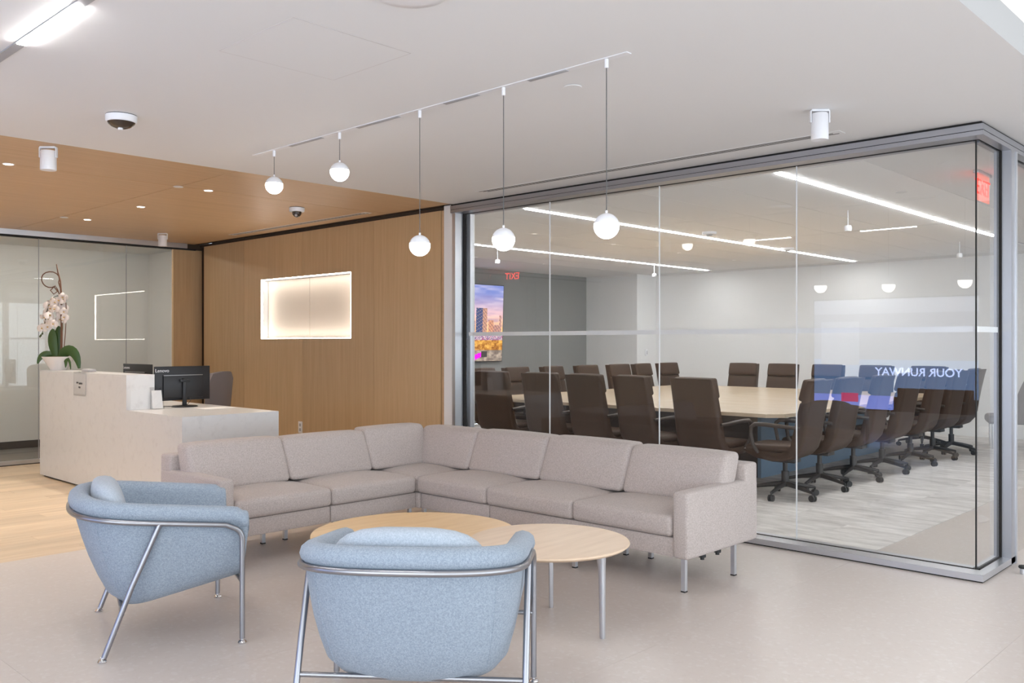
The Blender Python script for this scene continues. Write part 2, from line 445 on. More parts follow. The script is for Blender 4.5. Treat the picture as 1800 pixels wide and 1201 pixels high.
# ---- white lobby ceiling with a luminous coffer near the corner
CX0, CX1, CY0, CY1, CZ = -1.12, 1.5, -2.0, 9.0, 2.885
ce = MB()
ce.box(XB, CX0, -2.8, 5.80, H, H+.2); ce.box(-1.72, CX0, 5.80, 14.7, H, H+.2)
ce.box(CX1, 6.0, -2.8, 14.7, H, H+.2); ce.box(CX0, CX1, -2.8, CY0, H, H+.2); ce.box(CX0, CX1, CY1, 14.7, H, H+.2)
struct('ceiling', ce, 'white_paint', 'smooth white plaster ceiling of the lobby')
cof = thing('ceiling_light_panel', 'large bright luminous panel recessed in the white ceiling beyond the glass corner', 'ceiling light', ((CX0+CX1)/2, (CY0+CY1)/2, CZ))
obj('diffuser', box(CX0-(CX0+CX1)/2+.002, CX1-(CX0+CX1)/2-.002, CY0-(CY0+CY1)/2+.002, CY1-(CY0+CY1)/2-.002, 0, .02), 'coffer_glow', cof)
# ---- access panel outline in the ceiling
ap = thing('access_panel', 'flush square access panel outlined in the white ceiling', 'access panel', (-3.425, 2.31, H))
obj('panel', box(-.296, .296, -.306, .306, -.0009, .004), 'white_paint', ap)
f_ = MB()
f_.box(-.300, -.2965, -.31, .31, -.0008, .002); f_.box(.2965, .300, -.31, .31, -.0008, .002)
f_.box(-.300, .300, -.31, -.3065, -.0008, .002); f_.box(-.300, .300, .3065, .31, -.0008, .002)
obj('reveal', f_, 'reveal_grey', ap)

# ---- oak ceiling panels
co = struct('ceiling_oak', box(XL-.1, XB, -2.8, 5.80, H+.02, H+.2), 'brown_gap', 'warm oak veneer ceiling panels over the reception area')
for (x0, x1) in ((XL-.1, -9.84), (-9.84, -7.2), (-7.2, XB)):
    for (y0, y1) in ((-2.8, .5), (.5, 3.5), (3.5, 5.72)):
        g = .004
        if x0 < -9.9: continue
        xx0 = XL-.1 if x0 == -9.84 else x0
        me = MB().box(xx0+g, x1-(g if x1 != XB else 0), y0+g, y1-g, H, H+.02)
        obj('panel', me, 'oak_ceiling', co)

# ---- oak wall with lit niche
ow = struct('wall_oak', box(-11.45, -6.42, 5.845, 6.0, 0, H), 'brown_gap', 'oak veneer panelled wall behind the reception desk')
WY0, WY1 = 5.78, 5.845
NX0, NX1, NZ0, NZ1 = -9.735, -7.90, 1.47, 2.19
ZT = 2.700
px_ = [-11.16, -10.128, -8.825, -7.50, -6.45]
for i in range(4):
    a, b_ = px_[i]+.002, px_[i+1]-.002
    mbp = MB()
    xs = sorted(set([a, b_]+[v for v in (NX0, NX1) if a < v < b_]))
    for j in range(len(xs)-1):
        u, v = xs[j], xs[j+1]
        if u >= NX0-1e-6 and v <= NX1+1e-6:
            mbp.box(u, v, WY0, WY1, .005, NZ0); mbp.box(u, v, WY0, WY1, NZ1, ZT)
        else: mbp.box(u, v, WY0, WY1, .005, ZT)
    obj('panel', mbp, 'oak_wall', ow)
obj('reveal_strip', MB().box(-11.34, -6.42, 5.80, 5.845, ZT, H).box(-11.34, -6.42, 5.722, 5.80, H+.002, H+.02), 'brown_gap', ow)
nich = thing('wall_niche', 'shallow rectangular niche with glowing edges set in the oak wall', 'niche', ((NX0+NX1)/2, WY0, NZ0))
def L(x0, x1, y0, y1, z0, z1): return box(x0-(NX0+NX1)/2, x1-(NX0+NX1)/2, y0-WY0, y1-WY0, z0-NZ0, z1-NZ0)
obj('back_panel', L(NX0+.014, -8.828, 5.875, 5.885, NZ0+.014, NZ1-.014), 'niche_panel_lit', nich)
obj('back_panel', L(-8.822, NX1-.014, 5.875, 5.885, NZ0+.014, NZ1-.014), 'niche_panel_lit', nich)
for a in ((NX0, NX0+.01, NZ0, NZ1), (NX1-.01, NX1, NZ0, NZ1), (NX0, NX1, NZ0, NZ0+.01), (NX0, NX1, NZ1-.01, NZ1)):
    obj('light_strip', L(a[0], a[1], 5.785, 5.806, a[2], a[3]), 'niche_led', nich); obj('reveal', L(a[0], a[1], 5.8065, 5.90, a[2], a[3]), 'white_paint', nich)
obj('recess_back', L(NX0, NX1, 5.9, 5.91, NZ0, NZ1), 'white_paint', nich)
# the oak wall core has to open behind the niche
ow.data = MB().box(-11.45, NX0, 5.845, 6.0, 0, H).box(NX1, -6.42, 5.845, 6.0, 0, H).box(NX0, NX1, 5.845, 6.0, 0, NZ0).box(NX0, NX1, 5.845, 6.0, NZ1, H).box(NX0, NX1, 5.91, 6.0, NZ0, NZ1).mesh('wall_oak')
ow.data.materials.append(MATS['brown_gap'])
# narrow end of the oak wall and white wall end beside the glass
obj('end_panel', box(-6.446, -6.39, 5.79, 5.845, .005, ZT), 'oak_ceiling', ow)
struct('wall_end', box(-6.388, -6.268, 5.765, 6.0, 0, H), 'wall_white', 'narrow white wall end between oak wall and glass')
ou = thing('wall_outlet', 'white wall outlet plate low on the oak wall', 'outlet', (-8.868, WY0, .38))
obj('plate', MB().rbox(-.04, .04, -.007, .001, 0, .135, .003), 'white_plastic', ou)
for z in (.04, .095): obj('socket', MB().rbox(-.017, .017, -.009, -.004, z-.017, z+.017, .002), 'grey_plastic', ou)

# ---- reception side glass wall, return panel and corridor behind
XG = XL
gl = group_struct('wall_left', 'floor to ceiling glass wall beside the reception desk')
prevY = -2.8
gys = [-2.8, -.60, 1.60, 3.795, 4.83, 5.42]
for i in range(len(gys)-1):
    obj('pane', box(XG-.006, XG+.006, gys[i]+.003, gys[i+1]-.003, .05, 2.655), 'left_glass', gl)
    if i: obj('joint', box(XG-.007, XG+.007, gys[i]-.003, gys[i]+.003, .05, 2.655), 'grey_plastic', gl)
obj('sill', box(XG-.03, XG+.04, -2.8, 5.42, 0, .05), 'aluminium_light', gl)
obj('sill_gap', box(XG-.03, XG+.05, -2.8, 5.42, 0, .008), 'black_gap', gl)
obj('head_channel', box(XG-.02, XG+.09, -2.8, 5.60, 2.672, H-.001), 'aluminium_light', gl)
obj('return_head', box(XG-.03, XG+.04, 5.60, 5.84, 2.66, H), 'brown_gap', gl)
obj('head_gap', box(XG-.03, XG+.06, -2.8, 5.74, 2.655, 2.672), 'black_gap', gl)
obj('return_panel', box(XG-.03, XG+.02, 5.44, 5.84, .005, 2.66), 'oak_wall', gl)
struct('wall_corridor', box(-13.2, -13.1, -2.8, 6.0, 0, H), 'wall_white', 'pale corridor wall behind the reception side glass')
struct('wall_corridor_end', box(-13.1, XL-.04, 5.9, 6.0, 0, H), 'wall_white', 'pale corridor end wall behind the reception side glass')
struct('baseboard_corridor', box(-13.1, -13.08, -2.8, 5.9, .002, .10), 'dark_base', 'dark baseboard of the corridor wall')
struct('floor_corridor', box(-13.1, XL-.101, -2.8, 5.9, -.2, 0), 'dark_floor', 'dark grey corridor floor behind the side glass')
struct('ceiling_corridor', box(-13.2, XL-.101, -2.8, 6.0, H, H+.2), 'white_paint', 'white corridor ceiling behind the side glass')
cl = thing('corridor_fill', 'added fill light strip hidden behind the head of the side glass', 'ceiling light', (-11.72, 1.5, H-.012))  # added strip, out of sight behind the header, to brighten the corridor
obj('diffuser', box(-.04, .04, -3.6, 3.6, 0, .01), 'corridor_fill_glow', cl)

# ---- conference room shell
struct('wall_conference_left', box(-11.45, -11.28, 6.0, 14.7, 0, H), 'grey_wallcover', 'dark grey fabric covered wall with the big screen')
wf = MB().box(-10.04, -1.60, 14.65, 14.85, 0, H); struct('wall_conference_far', wf, 'wall_white', 'white far wall of the conference room')
struct('wall_column', box(-11.28, -10.04, 14.02, 14.85, 0, H), 'wall_white', 'white boxed column beside the grey wall')
struct('wall_conference_front', box(-11.28, -6.27, 6.0, 6.06, 0, H), 'wall_white', 'white inner face of the oak wall')
sw = thing('light_switch', 'small light switch plate on the white boxed column', 'switch', (-10.04, 14.32, 1.17))
obj('plate', MB().rbox(0, .006, -.04, .04, 0, .13, .002), 'white_plastic', sw); obj('rocker', MB().rbox(.006, .010, .012, .03, .03, .10, .001), 'grey_plastic', sw)
cc = struct('ceiling_conference', MB().box(-11.3, -1.72, 5.97, 14.85, H+.035, H+.2), 'grey_plastic', 'white panelled conference room ceiling')
GX = .6625
seams = [-2.60-GX*k for k in range(0, 12)]
for i in range(11):
    for (y0, y1) in ((6.4, 8.35), (8.35, 10.30), (10.30, 12.25), (12.25, 14.2)):
        x1, x0 = seams[i], seams[i+1]
        w = .028 if i in (0, 4, 8) else 0           # slots for the linear lights lie at three of the seams
        a = x0+.003+(.03 if i in (0, 4, 8) else 0); b2 = x1-.003-(.03 if i in (1, 5, 9) else 0)
        obj('panel', box(a, b2, y0+.003, y1-.003, H, H+.03), 'ceiling_tile_white', cc)
for a in ((-11.28, seams[-1]-.003, 6.06, 14.65), (seams[0]+.003, -1.72, 5.97, 14.65), (seams[-1]-.003, seams[0]+.003, 5.97, 6.39), (seams[-1]-.003, seams[0]+.003, 14.21, 14.65)):
    obj('border', box(a[0], a[1], a[2], a[3], H, H+.03), 'white_paint', cc)
for i, (sx, y0, y1, w) in enumerate(((seams[1], 6.42, 12.0, 'nearest the corner post'), (seams[5], 6.42, 14.18, 'over the middle of the table'), (seams[9], 6.42, 14.1, 'nearest the grey screen wall'))):
    t = thing('linear_light', 'long white linear ceiling light '+w, 'ceiling light', (sx, y0, H), 0, 'linear lights over the conference table')
    obj('diffuser', box(-.026, .026, 0, y1-y0, -.007, .016), 'line_light', t)
    for s_ in (-1, 1): obj('trim', box(s_*.0285-.0025, s_*.0285+.0025, 0, y1-y0, -.001, .03), 'white_plastic', t)

# ---- conference glass front: header, sill, jambs, panes
CXR = -1.70
gw = group_struct('wall_glass_front', 'frameless glass front of the conference room with grey metal head and sill')
obj('head_gap', box(-6.268, -1.63, 5.745, 5.95, 2.719, H), 'black_gap', gw)
obj('head_profile', box(-6.262, -1.617, 5.73, 5.95, 2.683, 2.719), 'aluminium', gw)
obj('head_joint', box(-6.262, -1.619, 5.734, 5.95, 2.679, 2.683), 'black_gap', gw)
obj('head_lip', MB().box(-6.262, -1.617, 5.73, 5.855, 2.652, 2.679).box(-6.262, -1.72, 5.885, 5.95, 2.652, 2.679), 'aluminium', gw)
obj('head_gasket', box(-6.20, CXR, 5.855, 5.885, 2.650, 2.676), 'black_gap', gw)
obj('sill', MB().box(-6.262, -1.617, 5.73, 5.858, .008, .046).box(-6.262, -1.72, 5.882, 5.95, .008, .046), 'aluminium_light', gw)
obj('sill_gap', box(-6.262, -1.622, 5.737, 5.95, 0, .008), 'black_gap', gw)
obj('sill_gasket', box(-6.2, CXR, 5.858, 5.882, .010, .048), 'black_gap', gw)
obj('jamb', MB().box(-6.255, -6.215, 5.75, 5.95, .046, 2.652), 'aluminium_light', gw)
obj('jamb_gap', box(-6.268, -6.255, 5.77, 5.95, 0, 2.70), 'black_gap', gw)
obj('jamb_gasket', box(-6.215, -6.195, 5.85, 5.89, .046, 2.652), 'black_gap', gw)
obj('jamb_inner', box(-6.215, -6.165, 5.90, 5.95, .046, 2.652), 'aluminium_light', gw)
gx = [-6.195, -5.13, -3.99, -2.85, CXR+.006]
FZ0, FZ1 = 1.487, 1.522
for i in range(4):
    a, b2 = gx[i]+(.003 if i else 0), gx[i+1]-(.003 if i < 3 else 0)
    p = obj('pane', box(a, b2, GY-.006, GY+.006, .03, 2.665), 'clear_glass', gw)
    obj('film_strip', box(max(a, -6.16), b2, GY+.0062, GY+.0072, FZ0, FZ1), 'film', p)
    if i: obj('joint', box(gx[i]-.0028, gx[i]+.0028, GY-.005, GY+.005, .05, 2.65), 'white_plastic', gw)
obj('corner_joint', box(CXR+.002, CXR+.008, GY-.010, GY+.006, .03, 2.665), 'black_gap', gw)
# side return
gs = group_struct('wall_glass_side', 'glass side return of the conference room with grey metal post')
SX = CXR+.014
obj('head_profile', box(-1.73, -1.617, 5.95, 14.6, 2.683, 2.719), 'aluminium', gs)
obj('head_gap', box(-1.73, -1.63, 5.95, 14.6, 2.719, H), 'black_gap', gs)
obj('head_joint', box(-1.73, -1.619, 5.95, 14.6, 2.679, 2.683), 'black_gap', gs)
obj('head_lip', MB().box(SX+.012, -1.617, 5.95, 14.6, 2.652, 2.679).box(-1.73, SX-.012, 5.95, 14.6, 2.652, 2.679).box(SX+.012, -1.6172, 5.852, 5.95, 2.652, 2.678), 'aluminium', gs)
obj('sill', MB().box(SX+.014, -1.617, 5.858, 6.42, .008, .0462).box(-1.73, SX-.014, 5.95, 6.42, .008, .046), 'aluminium_light', gs)
obj('sill_gasket', box(SX-.014, SX+.014, 5.88, 6.31, .010, .049), 'black_gap', gs)
obj('sill_gap', box(-1.73, -1.622, 5.95, 6.42, 0, .008), 'black_gap', gs)
obj('pane', box(SX-.006, SX+.006, GY-.004, 6.31, .03, 2.665), 'clear_glass', gs)
obj('film_strip', box(SX-.0072, SX-.0062, GY+.01, 6.31, FZ0, FZ1), 'film', gs)
obj('post', box(-1.72, -1.617, 6.32, 6.42, .0, 2.652), 'aluminium', gs)
obj('post_gasket', box(SX-.013, SX+.013, 6.305, 6.322, .046, 2.652), 'black_gap', gs)
obj('post_trim', box(-1.6172, -1.609, 6.40, 6.425, 0, 2.652), 'aluminium_light', gs)
for (a, b2) in ((6.44, 7.5), (7.51, 9.2), (9.21, 11.0), (11.01, 12.8), (12.81, 14.55)):
    obj('pane', box(SX-.006, SX+.006, a, b2, .01, 2.655), 'clear_glass', gs)

# ---- walls behind and beside the camera with daylight windows
wb_ = MB()
wb_.box(-13.2, -2.6, -3.0, -2.8, 0, H+.2); wb_.box(5.7, 6.0, -3.0, -2.8, 0, H+.2)
wb_.box(-2.6, 5.7, -3.0, -2.8, 0, .12); wb_.box(-2.6, 5.7, -3.0, -2.8, 2.64, H+.2)
struct('wall_back', wb_, 'wall_white', 'white lobby wall behind the viewpoint')
wr = MB().box(6.0, 6.25, -3.0, 14.85, 0, .12).box(6.0, 6.25, -3.0, 14.85, 2.64, H+.2)
struct('wall_right', wr, 'wall_white', 'white window wall on the far side of the lobby')
struct('wall_corridor_far', box(-1.60, 6.25, 14.7, 14.85, 0, H+.2), 'wall_white', 'white end wall beyond the glass side')
def window(nm, along, fixed, a, b_, npanes):
    g = group_struct(nm, 'tall daylight window with grey mullions')
    w = (b_-a)/npanes
    for i in range(npanes):
        u0, u1 = a+i*w+.03, a+(i+1)*w-.03
        if along == 'Y': obj('pane', box(fixed-.006, fixed+.006, u0, u1, .15, 2.61), 'clear_glass', g)
        else: obj('pane', box(u0, u1, fixed-.006, fixed+.006, .15, 2.61), 'clear_glass', g)
    for i in range(npanes+1):
        u = a+i*w
        if along == 'Y': obj('mullion', box(fixed-.04, fixed+.04, u-.03, u+.03, .12, 2.64), 'aluminium', g)
        else: obj('mullion', box(u-.03, u+.03, fixed-.04, fixed+.04, .12, 2.64), 'aluminium', g)
    if along == 'Y': fr = MB().box(fixed-.04, fixed+.04, a, b_, .12, .16).box(fixed-.04, fixed+.04, a, b_, 2.60, 2.64)
    else: fr = MB().box(a, b_, fixed-.04, fixed+.04, .12, .16).box(a, b_, fixed-.04, fixed+.04, 2.60, 2.64)
    obj('window_frame', fr, 'aluminium', g)
window('window_1', 'Y', 6.06, -2.75, 14.55, 11)
window('window_2', 'X', -2.90, -2.57, 5.67, 5)
struct('light_block_slab', box(-13.2, 6.25, -3.0, 14.85, H+.201, H+.3), 'outside_wall', 'added slab above the ceilings that keeps sky light out')  # unseen slab added to stop sky light leaking through the ceiling gaps

# ================================================================== FURNITURE
# ---- L-shaped sofa
sofa = thing('sectional_sofa', 'L-shaped grey beige fabric sectional sofa on thin metal legs', 'sofa', (-5.09, 4.32, 0))
def S(mb_): 
    mb_.v = [(x+5.09, y-4.32, z) for (x, y, z) in mb_.v]; return mb_
ZB, ZS = .19, .305
RX, LY = -2.746, 2.736            # outer faces of the two arms
FX, FY = -5.09, 4.32              # front planes of the two runs
BX, BY = -5.895, 5.125            # backs
for (a, b_) in ((-4.345, -2.85), (-5.07, -4.349)):
    obj('base', S(MB().rbox(a, b_, FY+.02, BY-.02, ZB, ZS, .012)), 'sofa_fabric', sofa)
for (a, b_) in ((2.84, 3.569), (3.573, 4.33)):
    obj('base', S(MB().rbox(BX+.02, FX-.02, a, b_, ZB, ZS, .012)), 'sofa_fabric', sofa)
obj('base', S(MB().rbox(BX+.02, FX+.015, 4.334, BY-.02, ZB, ZS, .012)), 'sofa_fabric', sofa)
obj('arm', S(MB().rbox(-2.852, RX, FY, BY, ZB, .572, .022, 3)), 'sofa_fabric', sofa)
obj('arm', S(MB().rbox(BX, FX, LY, LY+.106, ZB, .572, .022, 3)), 'sofa_fabric', sofa)
obj('back_frame', S(MB().rbox(BX+.02, RX-.003, BY-.145, BY, ZB+.01, .674, .018, 3)), 'sofa_fabric', sofa)
obj('back_frame', S(MB().rbox(BX, BX+.145, LY+.003, BY-.003, ZB+.01, .672, .018, 3)), 'sofa_fabric', sofa)
for (a, b_) in ((-3.592, -2.858), (-4.358, -3.596), (-5.088, -4.362)):
    obj('seat_cushion', S(MB().cushion(a, b_, FY-.005, 4.93, ZS+.003, .428, .028, .030)), 'sofa_fabric', sofa)
for (a, b_) in ((2.845, 3.568), (3.572, 4.316)):
    obj('seat_cushion', S(MB().cushion(-5.70, FX+.005, a, b_, ZS+.003, .428, .028, .030)), 'sofa_fabric', sofa)
obj('seat_cushion', S(MB().cushion(-5.70, -5.094, 4.322, 4.93, ZS+.003, .428, .028, .026)), 'sofa_fabric', sofa)
def lean_y(p):      # right run: back cushion leans back from seat to top
    return (p.x, p.y+.13*(p.z-.43)/.32, p.z)
def lean_x(p):
    return (p.x-.13*(p.z-.43)/.32, p.y, p.z)
for i, (a, b_) in enumerate(((-3.51, -2.80), (-4.245, -3.518), (-4.975, -4.25), (-5.62, -4.98))):
    t = [.0, .008, .004, -.004][i]
    obj('back_cushion', S(MB().cushion(a, b_, 4.715, 4.885, .442, .742+t, .032, .008, .004, .022, lean_y)), 'sofa_fabric', sofa)
for i, (a, b_) in enumerate(((2.79, 3.505), (3.515, 4.235), (4.242, 4.84))):
    t = [.004, -.004, .012][i]
    obj('back_cushion', S(MB().cushion(-5.655, -5.485, a, b_, .442, .742+t, .032, .008, .004, .022, lean_x)), 'sofa_fabric', sofa)
for (x, y) in ((-2.795, 4.36), (-2.78, 4.885), (-3.60, 4.36), (-3.39, 4.89), (-3.57, 4.86), (-4.33, 4.36), (-4.36, 4.89), (-5.05, 4.36), (-5.11, 3.60), (-5.11, 2.89), (-5.63, 3.36), (-5.63, 3.54), (-5.63, 2.80), (-5.63, 4.70)):
    lg = obj('leg', S(MB().box(x-.013, x+.013, y-.013, y+.013, .008, ZB+.004)), 'aluminium_light', sofa)
    obj('foot', S(MB().box(x-.014, x+.014, y-.014, y+.014, 0, .008)), 'foot_black', lg)
for (x, y) in ((-2.80, 4.56), (-2.80, 4.73)):
    obj('glide', S(MB().cyl((x, y), .022, .165, .192, 12).cyl((x, y), .012, .15, .166, 10)), 'foot_black', sofa)

# ---- round coffee tables
def coffee(name, label, c, R, z, legr, angs, mat, lean=0):
    t = thing(name, label, 'coffee table', (c[0], c[1], 0))
    obj('tabletop', MB().lathe([(.0001, z-.026), (R-.05, z-.026), (R-.012, z-.018), (R, z-.008), (R-.001, z-.003), (R-.004, z), (.0001, z)], n=72), mat, t)
    for a in angs:
        ca, sa = math.cos(a), math.sin(a)
        mb_ = MB(); rings = []
        # cast leg: blade that widens towards the top and sweeps in under the top
        secs = [(0, .0105, .012), (.02, .0115, .013), (z*.55, .013, .015), (z*.78, .015, .017), (z*.90, .019, .022), (z*.965, .026, .040), (z-.026, .030, .062)]
        vs = []; fs = []; n_ = 12
        for (zz, w, dpt) in secs:
            off = legr-(dpt-.012)*.9
            for k_ in range(n_):
                th = 2*PI*k_/n_; u = math.copysign(abs(math.cos(th))**.6, math.cos(th))*dpt+off; v = math.copysign(abs(math.sin(th))**.6, math.sin(th))*w
                vs.append((u*ca-v*sa, u*sa+v*ca, zz))
        for i in range(len(secs)-1):
            for k_ in range(n_): fs.append((i*n_+k_, i*n_+(k_+1) % n_, (i+1)*n_+(k_+1) % n_, (i+1)*n_+k_))
        fs.append(tuple(range(n_))[::-1]); fs.append(tuple(range((len(secs)-1)*n_, len(secs)*n_)))
        mb_.add(vs, fs, True); obj('leg', mb_, 'aluminium_light', t)
    return t
A_, B_ = (-2.649, 3.407), (-3.152, 3.617); C2 = (-2.955, 3.372)
coffee('coffee_table', 'smaller and higher round pale ash coffee table overlapping the larger one', C2, .405, .432, .315,
       [math.atan2(A_[1]-C2[1], A_[0]-C2[0]), math.atan2(B_[1]-C2[1], B_[0]-C2[0]), math.atan2(-.923, -.385)], 'table_ash')
coffee('coffee_table', 'larger low round honey oak coffee table in front of the sofa corner', (-3.857, 3.259), .575, .36, .50,
       [math.radians(a) for a in (193, 73, 313)], 'table_oak')

# ---- tub armchairs
def armchair(label, O, fd):
    rz = math.atan2(fd[1], fd[0])           # local +x = facing, +y = its left side
    t = thing('armchair', label, 'armchair', (O[0], O[1], 0), rz, 'pale blue armchairs around the coffee tables')
    HW = .420
    def zr(f): return .641-.108*(f+.14)     # height of the rail
    def U(W, B, fc, ff, n_=26, m_=9, ex=2.7):
        pts = []
        for i in range(m_): pts.append((ff+(fc-ff)*i/m_, -W))
        for i in range(n_+1):
            th = -PI/2+PI*i/n_
            w = math.copysign(abs(math.sin(th))**(2/ex), math.sin(th))*W; f = fc-B*abs(math.cos(th))**(2/ex)
            pts.append((f, w))
        for i in range(1, m_+1): pts.append((fc+(ff-fc)*i/m_, W))
        return pts
    top = U(.404, .335, .215, .612, 26, 16); bot = U(.330, .20, .26, .590, 26, 16)
    k = len(top)
    def nrm(i):
        a = Vector(top[max(i-1, 0)]); b = Vector(top[min(i+1, k-1)]); d = (b-a).normalized()
        n_ = Vector((-d.y, d.x)); c = Vector((.3, 0)); 
        if n_.dot(Vector(top[i])-c) < 0: n_ = -n_
        return n_
    rings = []
    for i in range(k):
        T = Vector(top[i]); B = Vector(bot[i]); n_ = nrm(i); zt = zr(T.x); zb = .184+.21*(B.x-.06)
        zt2 = zt
        # arms drop and round over at their front ends
        e = min(1, max(0, (T.x-.570)/.042)); drop = .022*(1-math.sqrt(1-e*e*.96))
        sec = []
        sec.append((B.x*.6+.15, B.y*.25, zb+.004)); 
        q = B-n_*.05; sec.append((q.x, q.y, zb)); q = B-n_*.016; sec.append((q.x, q.y, zb+.006))
        q = B+(T-B)*.012; sec.append((q.x, q.y, zb+.026))
        for s_ in (.12, .3, .5, .7, .86, .96):
            q = B+(T-B)*(s_**.80)+n_*.012*math.sin(PI*s_); sec.append((q.x, q.y, zb+(zt-zb)*s_))
        for (o_, dz) in ((.004, .004), (.017, .018), (.022, .036), (.016, .056), (-.002, .071), (-.030, .078), (-.056, .070), (-.072, .050), (-.078, .02)):
            q = T+n_*o_; sec.append((q.x, q.y, zt+dz-drop))
        q = T-n_*.080; sec.append((q.x, q.y, zt-.10)); q = (B+T)/2-n_*.085; sec.append((q.x, q.y, .42)); q = (B+T)/2-n_*.085; sec.append((q.x*.8+.06, q.y*.6, .36))
        rings.append(sec)
    m = len(rings[0])
    def cap(sec, sgn):
        out = []
        cx = sum(p[1] for p in sec[3:])/(m-3); cz = sum(p[2] for p in sec[3:])/(m-3)
        for (df, sc) in ((.010, .97), (.018, .90), (.024, .76), (.027, .4)):
            out.append([(p[0]+df, cx+(p[1]-cx)*sc, cz+(p[2]-cz)*(sc*.3+.7 if sc > .5 else sc)) for p in sec])
        return out
    c0 = cap(rings[0], 1); c1 = cap(rings[-1], 1)
    rings = c0[::-1]+rings+c1
    vs = [p for r_ in rings for p in r_]; fs = []
    for i in range(len(rings)-1):
        for j in range(m-1): fs.append((i*m+j, i*m+j+1, (i+1)*m+j+1, (i+1)*m+j))
    fs.append(tuple(range(m))); fs.append(tuple(range((len(rings)-1)*m, len(rings)*m))[::-1])
    sh = obj('shell', MB().add(vs, fs, True), 'chair_fabric', t)
    auto_smooth(sh.data, 75)
    # sewn seams down the two back corners
    for sgn in (-1, 1):
        pts = []
        i = min(range(k), key=lambda q: abs(top[q][1]-sgn*.335)+(10 if top[q][0] > .2 else 0))
        for s_ in (.12, .3, .5, .7, .86, .97):
            T = Vector(top[i]); B = Vector(bot[i]); n_ = nrm(i); zb = .184+.21*(B.x-.06); zt = zr(T.x)
            q = B+(T-B)*(s_**.80)+n_*(.012*math.sin(PI*s_)-.0002); pts.append((q.x, q.y, zb+(zt-zb)*s_))
        obj('seam', MB().tube(pts, .0022, 6), 'chair_fabric', sh)
    obj('seat_cushion', MB().cushion(.16, .625, -.255, .255, .345, .435, .04, .02), 'chair_fabric', t)
    # loose back pillow
    def pf(p):
        x, y, z = p; 
        return (.03+x*.95-(z-.55)*.30-0.05*(y/.3)**2*-1.0, y, z)
    pil = MB(); pv = []; nU, nV = 20, 14
    for i in range(nV+1):
        ph = -PI/2+PI*i/nV
        for j in range(nU):
            th = 2*PI*j/nU; ex = .62
            cx = math.copysign(abs(math.cos(th))**.9, math.cos(th)); cy = math.copysign(abs(math.sin(th))**ex, math.sin(th))
            r_ = abs(math.cos(ph))**.62
            z = .580+math.copysign(abs(math.sin(ph))**.75, math.sin(ph))*.182; y = cy*r_*.295; x = cx*r_*.075
            x = x+.055-(z-.55)*.22+.35*y*y
            pv.append((x, y, z))
    pfc = [(i*nU+j, i*nU+(j+1) % nU, (i+1)*nU+(j+1) % nU, (i+1)*nU+j) for i in range(nV) for j in range(nU)]
    po = obj('back_pillow', MB().add(pv, pfc, True), 'pillow_fabric', t); auto_smooth(po.data, 100)
    # tubular frame
    R_ = .0125; ff = .602
    path = []
    path.append((ff, -HW, .022)); path.append((ff, -HW, .25)); path.append((ff, -HW, zr(ff)-.075))
    for a in (15, 35, 55, 75):
        a = math.radians(a); path.append((ff-.06+.06*math.cos(a), -HW, zr(ff)-.068+.06*math.sin(a)))
    rail = U(HW, .352, .215, ff-.075, 30, 8)
    for (f, w) in rail: path.append((f, w, zr(f)-.004))
    for a in (75, 55, 35, 15):
        a = math.radians(a); path.append((ff-.06+.06*math.cos(a), HW, zr(ff)-.068+.06*math.sin(a)))
    path += [(ff, HW, zr(ff)-.075), (ff, HW, .25), (ff, HW, .022)]
    obj('rail', MB().tube(path, R_, 12), 'steel_satin', t)
    for s_ in (-1, 1):
        obj('rear_leg', MB().tube([(.007, s_*HW, .020), (.12, s_*HW, .32), (.238, s_*HW, zr(.238)-.006)], R_, 12), 'steel_satin', t)
        for (f, zf) in ((0.0, 0), (ff, 0)):
            obj('foot_glide', MB().lathe([(.0001, 0), (.020, 0), (.021, .006), (.016, .013), (.008, .016), (.0075, .024), (.0001, .024)], (f, s_*HW, 0), 16), 'chrome', t)
    obj('crossbar', MB().tube([(.080, -HW, .202), (.080, HW, .202)], .010, 10), 'steel_satin', t)
    obj('crossbar', MB().tube([(ff-.002, -HW, .292), (ff-.002, HW, .292)], .010, 10), 'steel_satin', t)
    return t
armchair('pale blue tub armchair with back pillow seen from its side before the reception desk', (-4.443, 1.765), (.352, .936))
F_ = Vector((-.6893, .7245)); R_v = Vector((.7245, .6893))
armchair('pale blue tub armchair seen from behind in front of the coffee tables', tuple(F_*3.17+R_v*-.376), tuple(F_*math.cos(math.radians(4.5))+R_v*math.sin(math.radians(4.5))))

# ---- reception desk
desk = thing('reception_desk', 'white veined quartz reception desk with a raised transaction ledge', 'desk', (-8.6, 3.43, 0))
def D(mb_): mb_.v = [(x+8.6, y-3.43, z) for (x, y, z) in mb_.v]; return mb_
DZ, DH, LED = .813, 1.130, 3.69
obj('front_panel', D(MB().box(-10.22, -8.06, 3.43, 3.47, .02, DH-.03).box(-8.06, -6.99, 3.43, 3.47, .02, DZ-.03)), 'quartz', desk)
obj('end_panel', D(MB().box(-7.03, -6.99, 3.47, 4.33, .02, DZ-.03)), 'quartz', desk)
obj('side_panel', D(MB().box(-10.22, -10.18, 3.47, 4.33, .02, DZ)), 'quartz', desk)
obj('ledge_top', D(MB().box(-10.22, -8.06, 3.43, LED, DH-.03, DH)), 'quartz', desk)
obj('ledge_end', D(MB().box(-8.09, -8.06, 3.47, LED, DZ, DH-.03)), 'quartz', desk)
obj('ledge_back', D(MB().box(-10.22, -8.09, LED-.03, LED, DZ, DH-.03)), 'quartz', desk)
obj('worktop', D(MB().box(-8.06, -6.99, 3.43, 4.33, DZ-.03, DZ).box(-10.18, -8.06, 3.47, 4.33, DZ-.03, DZ)), 'quartz', desk)
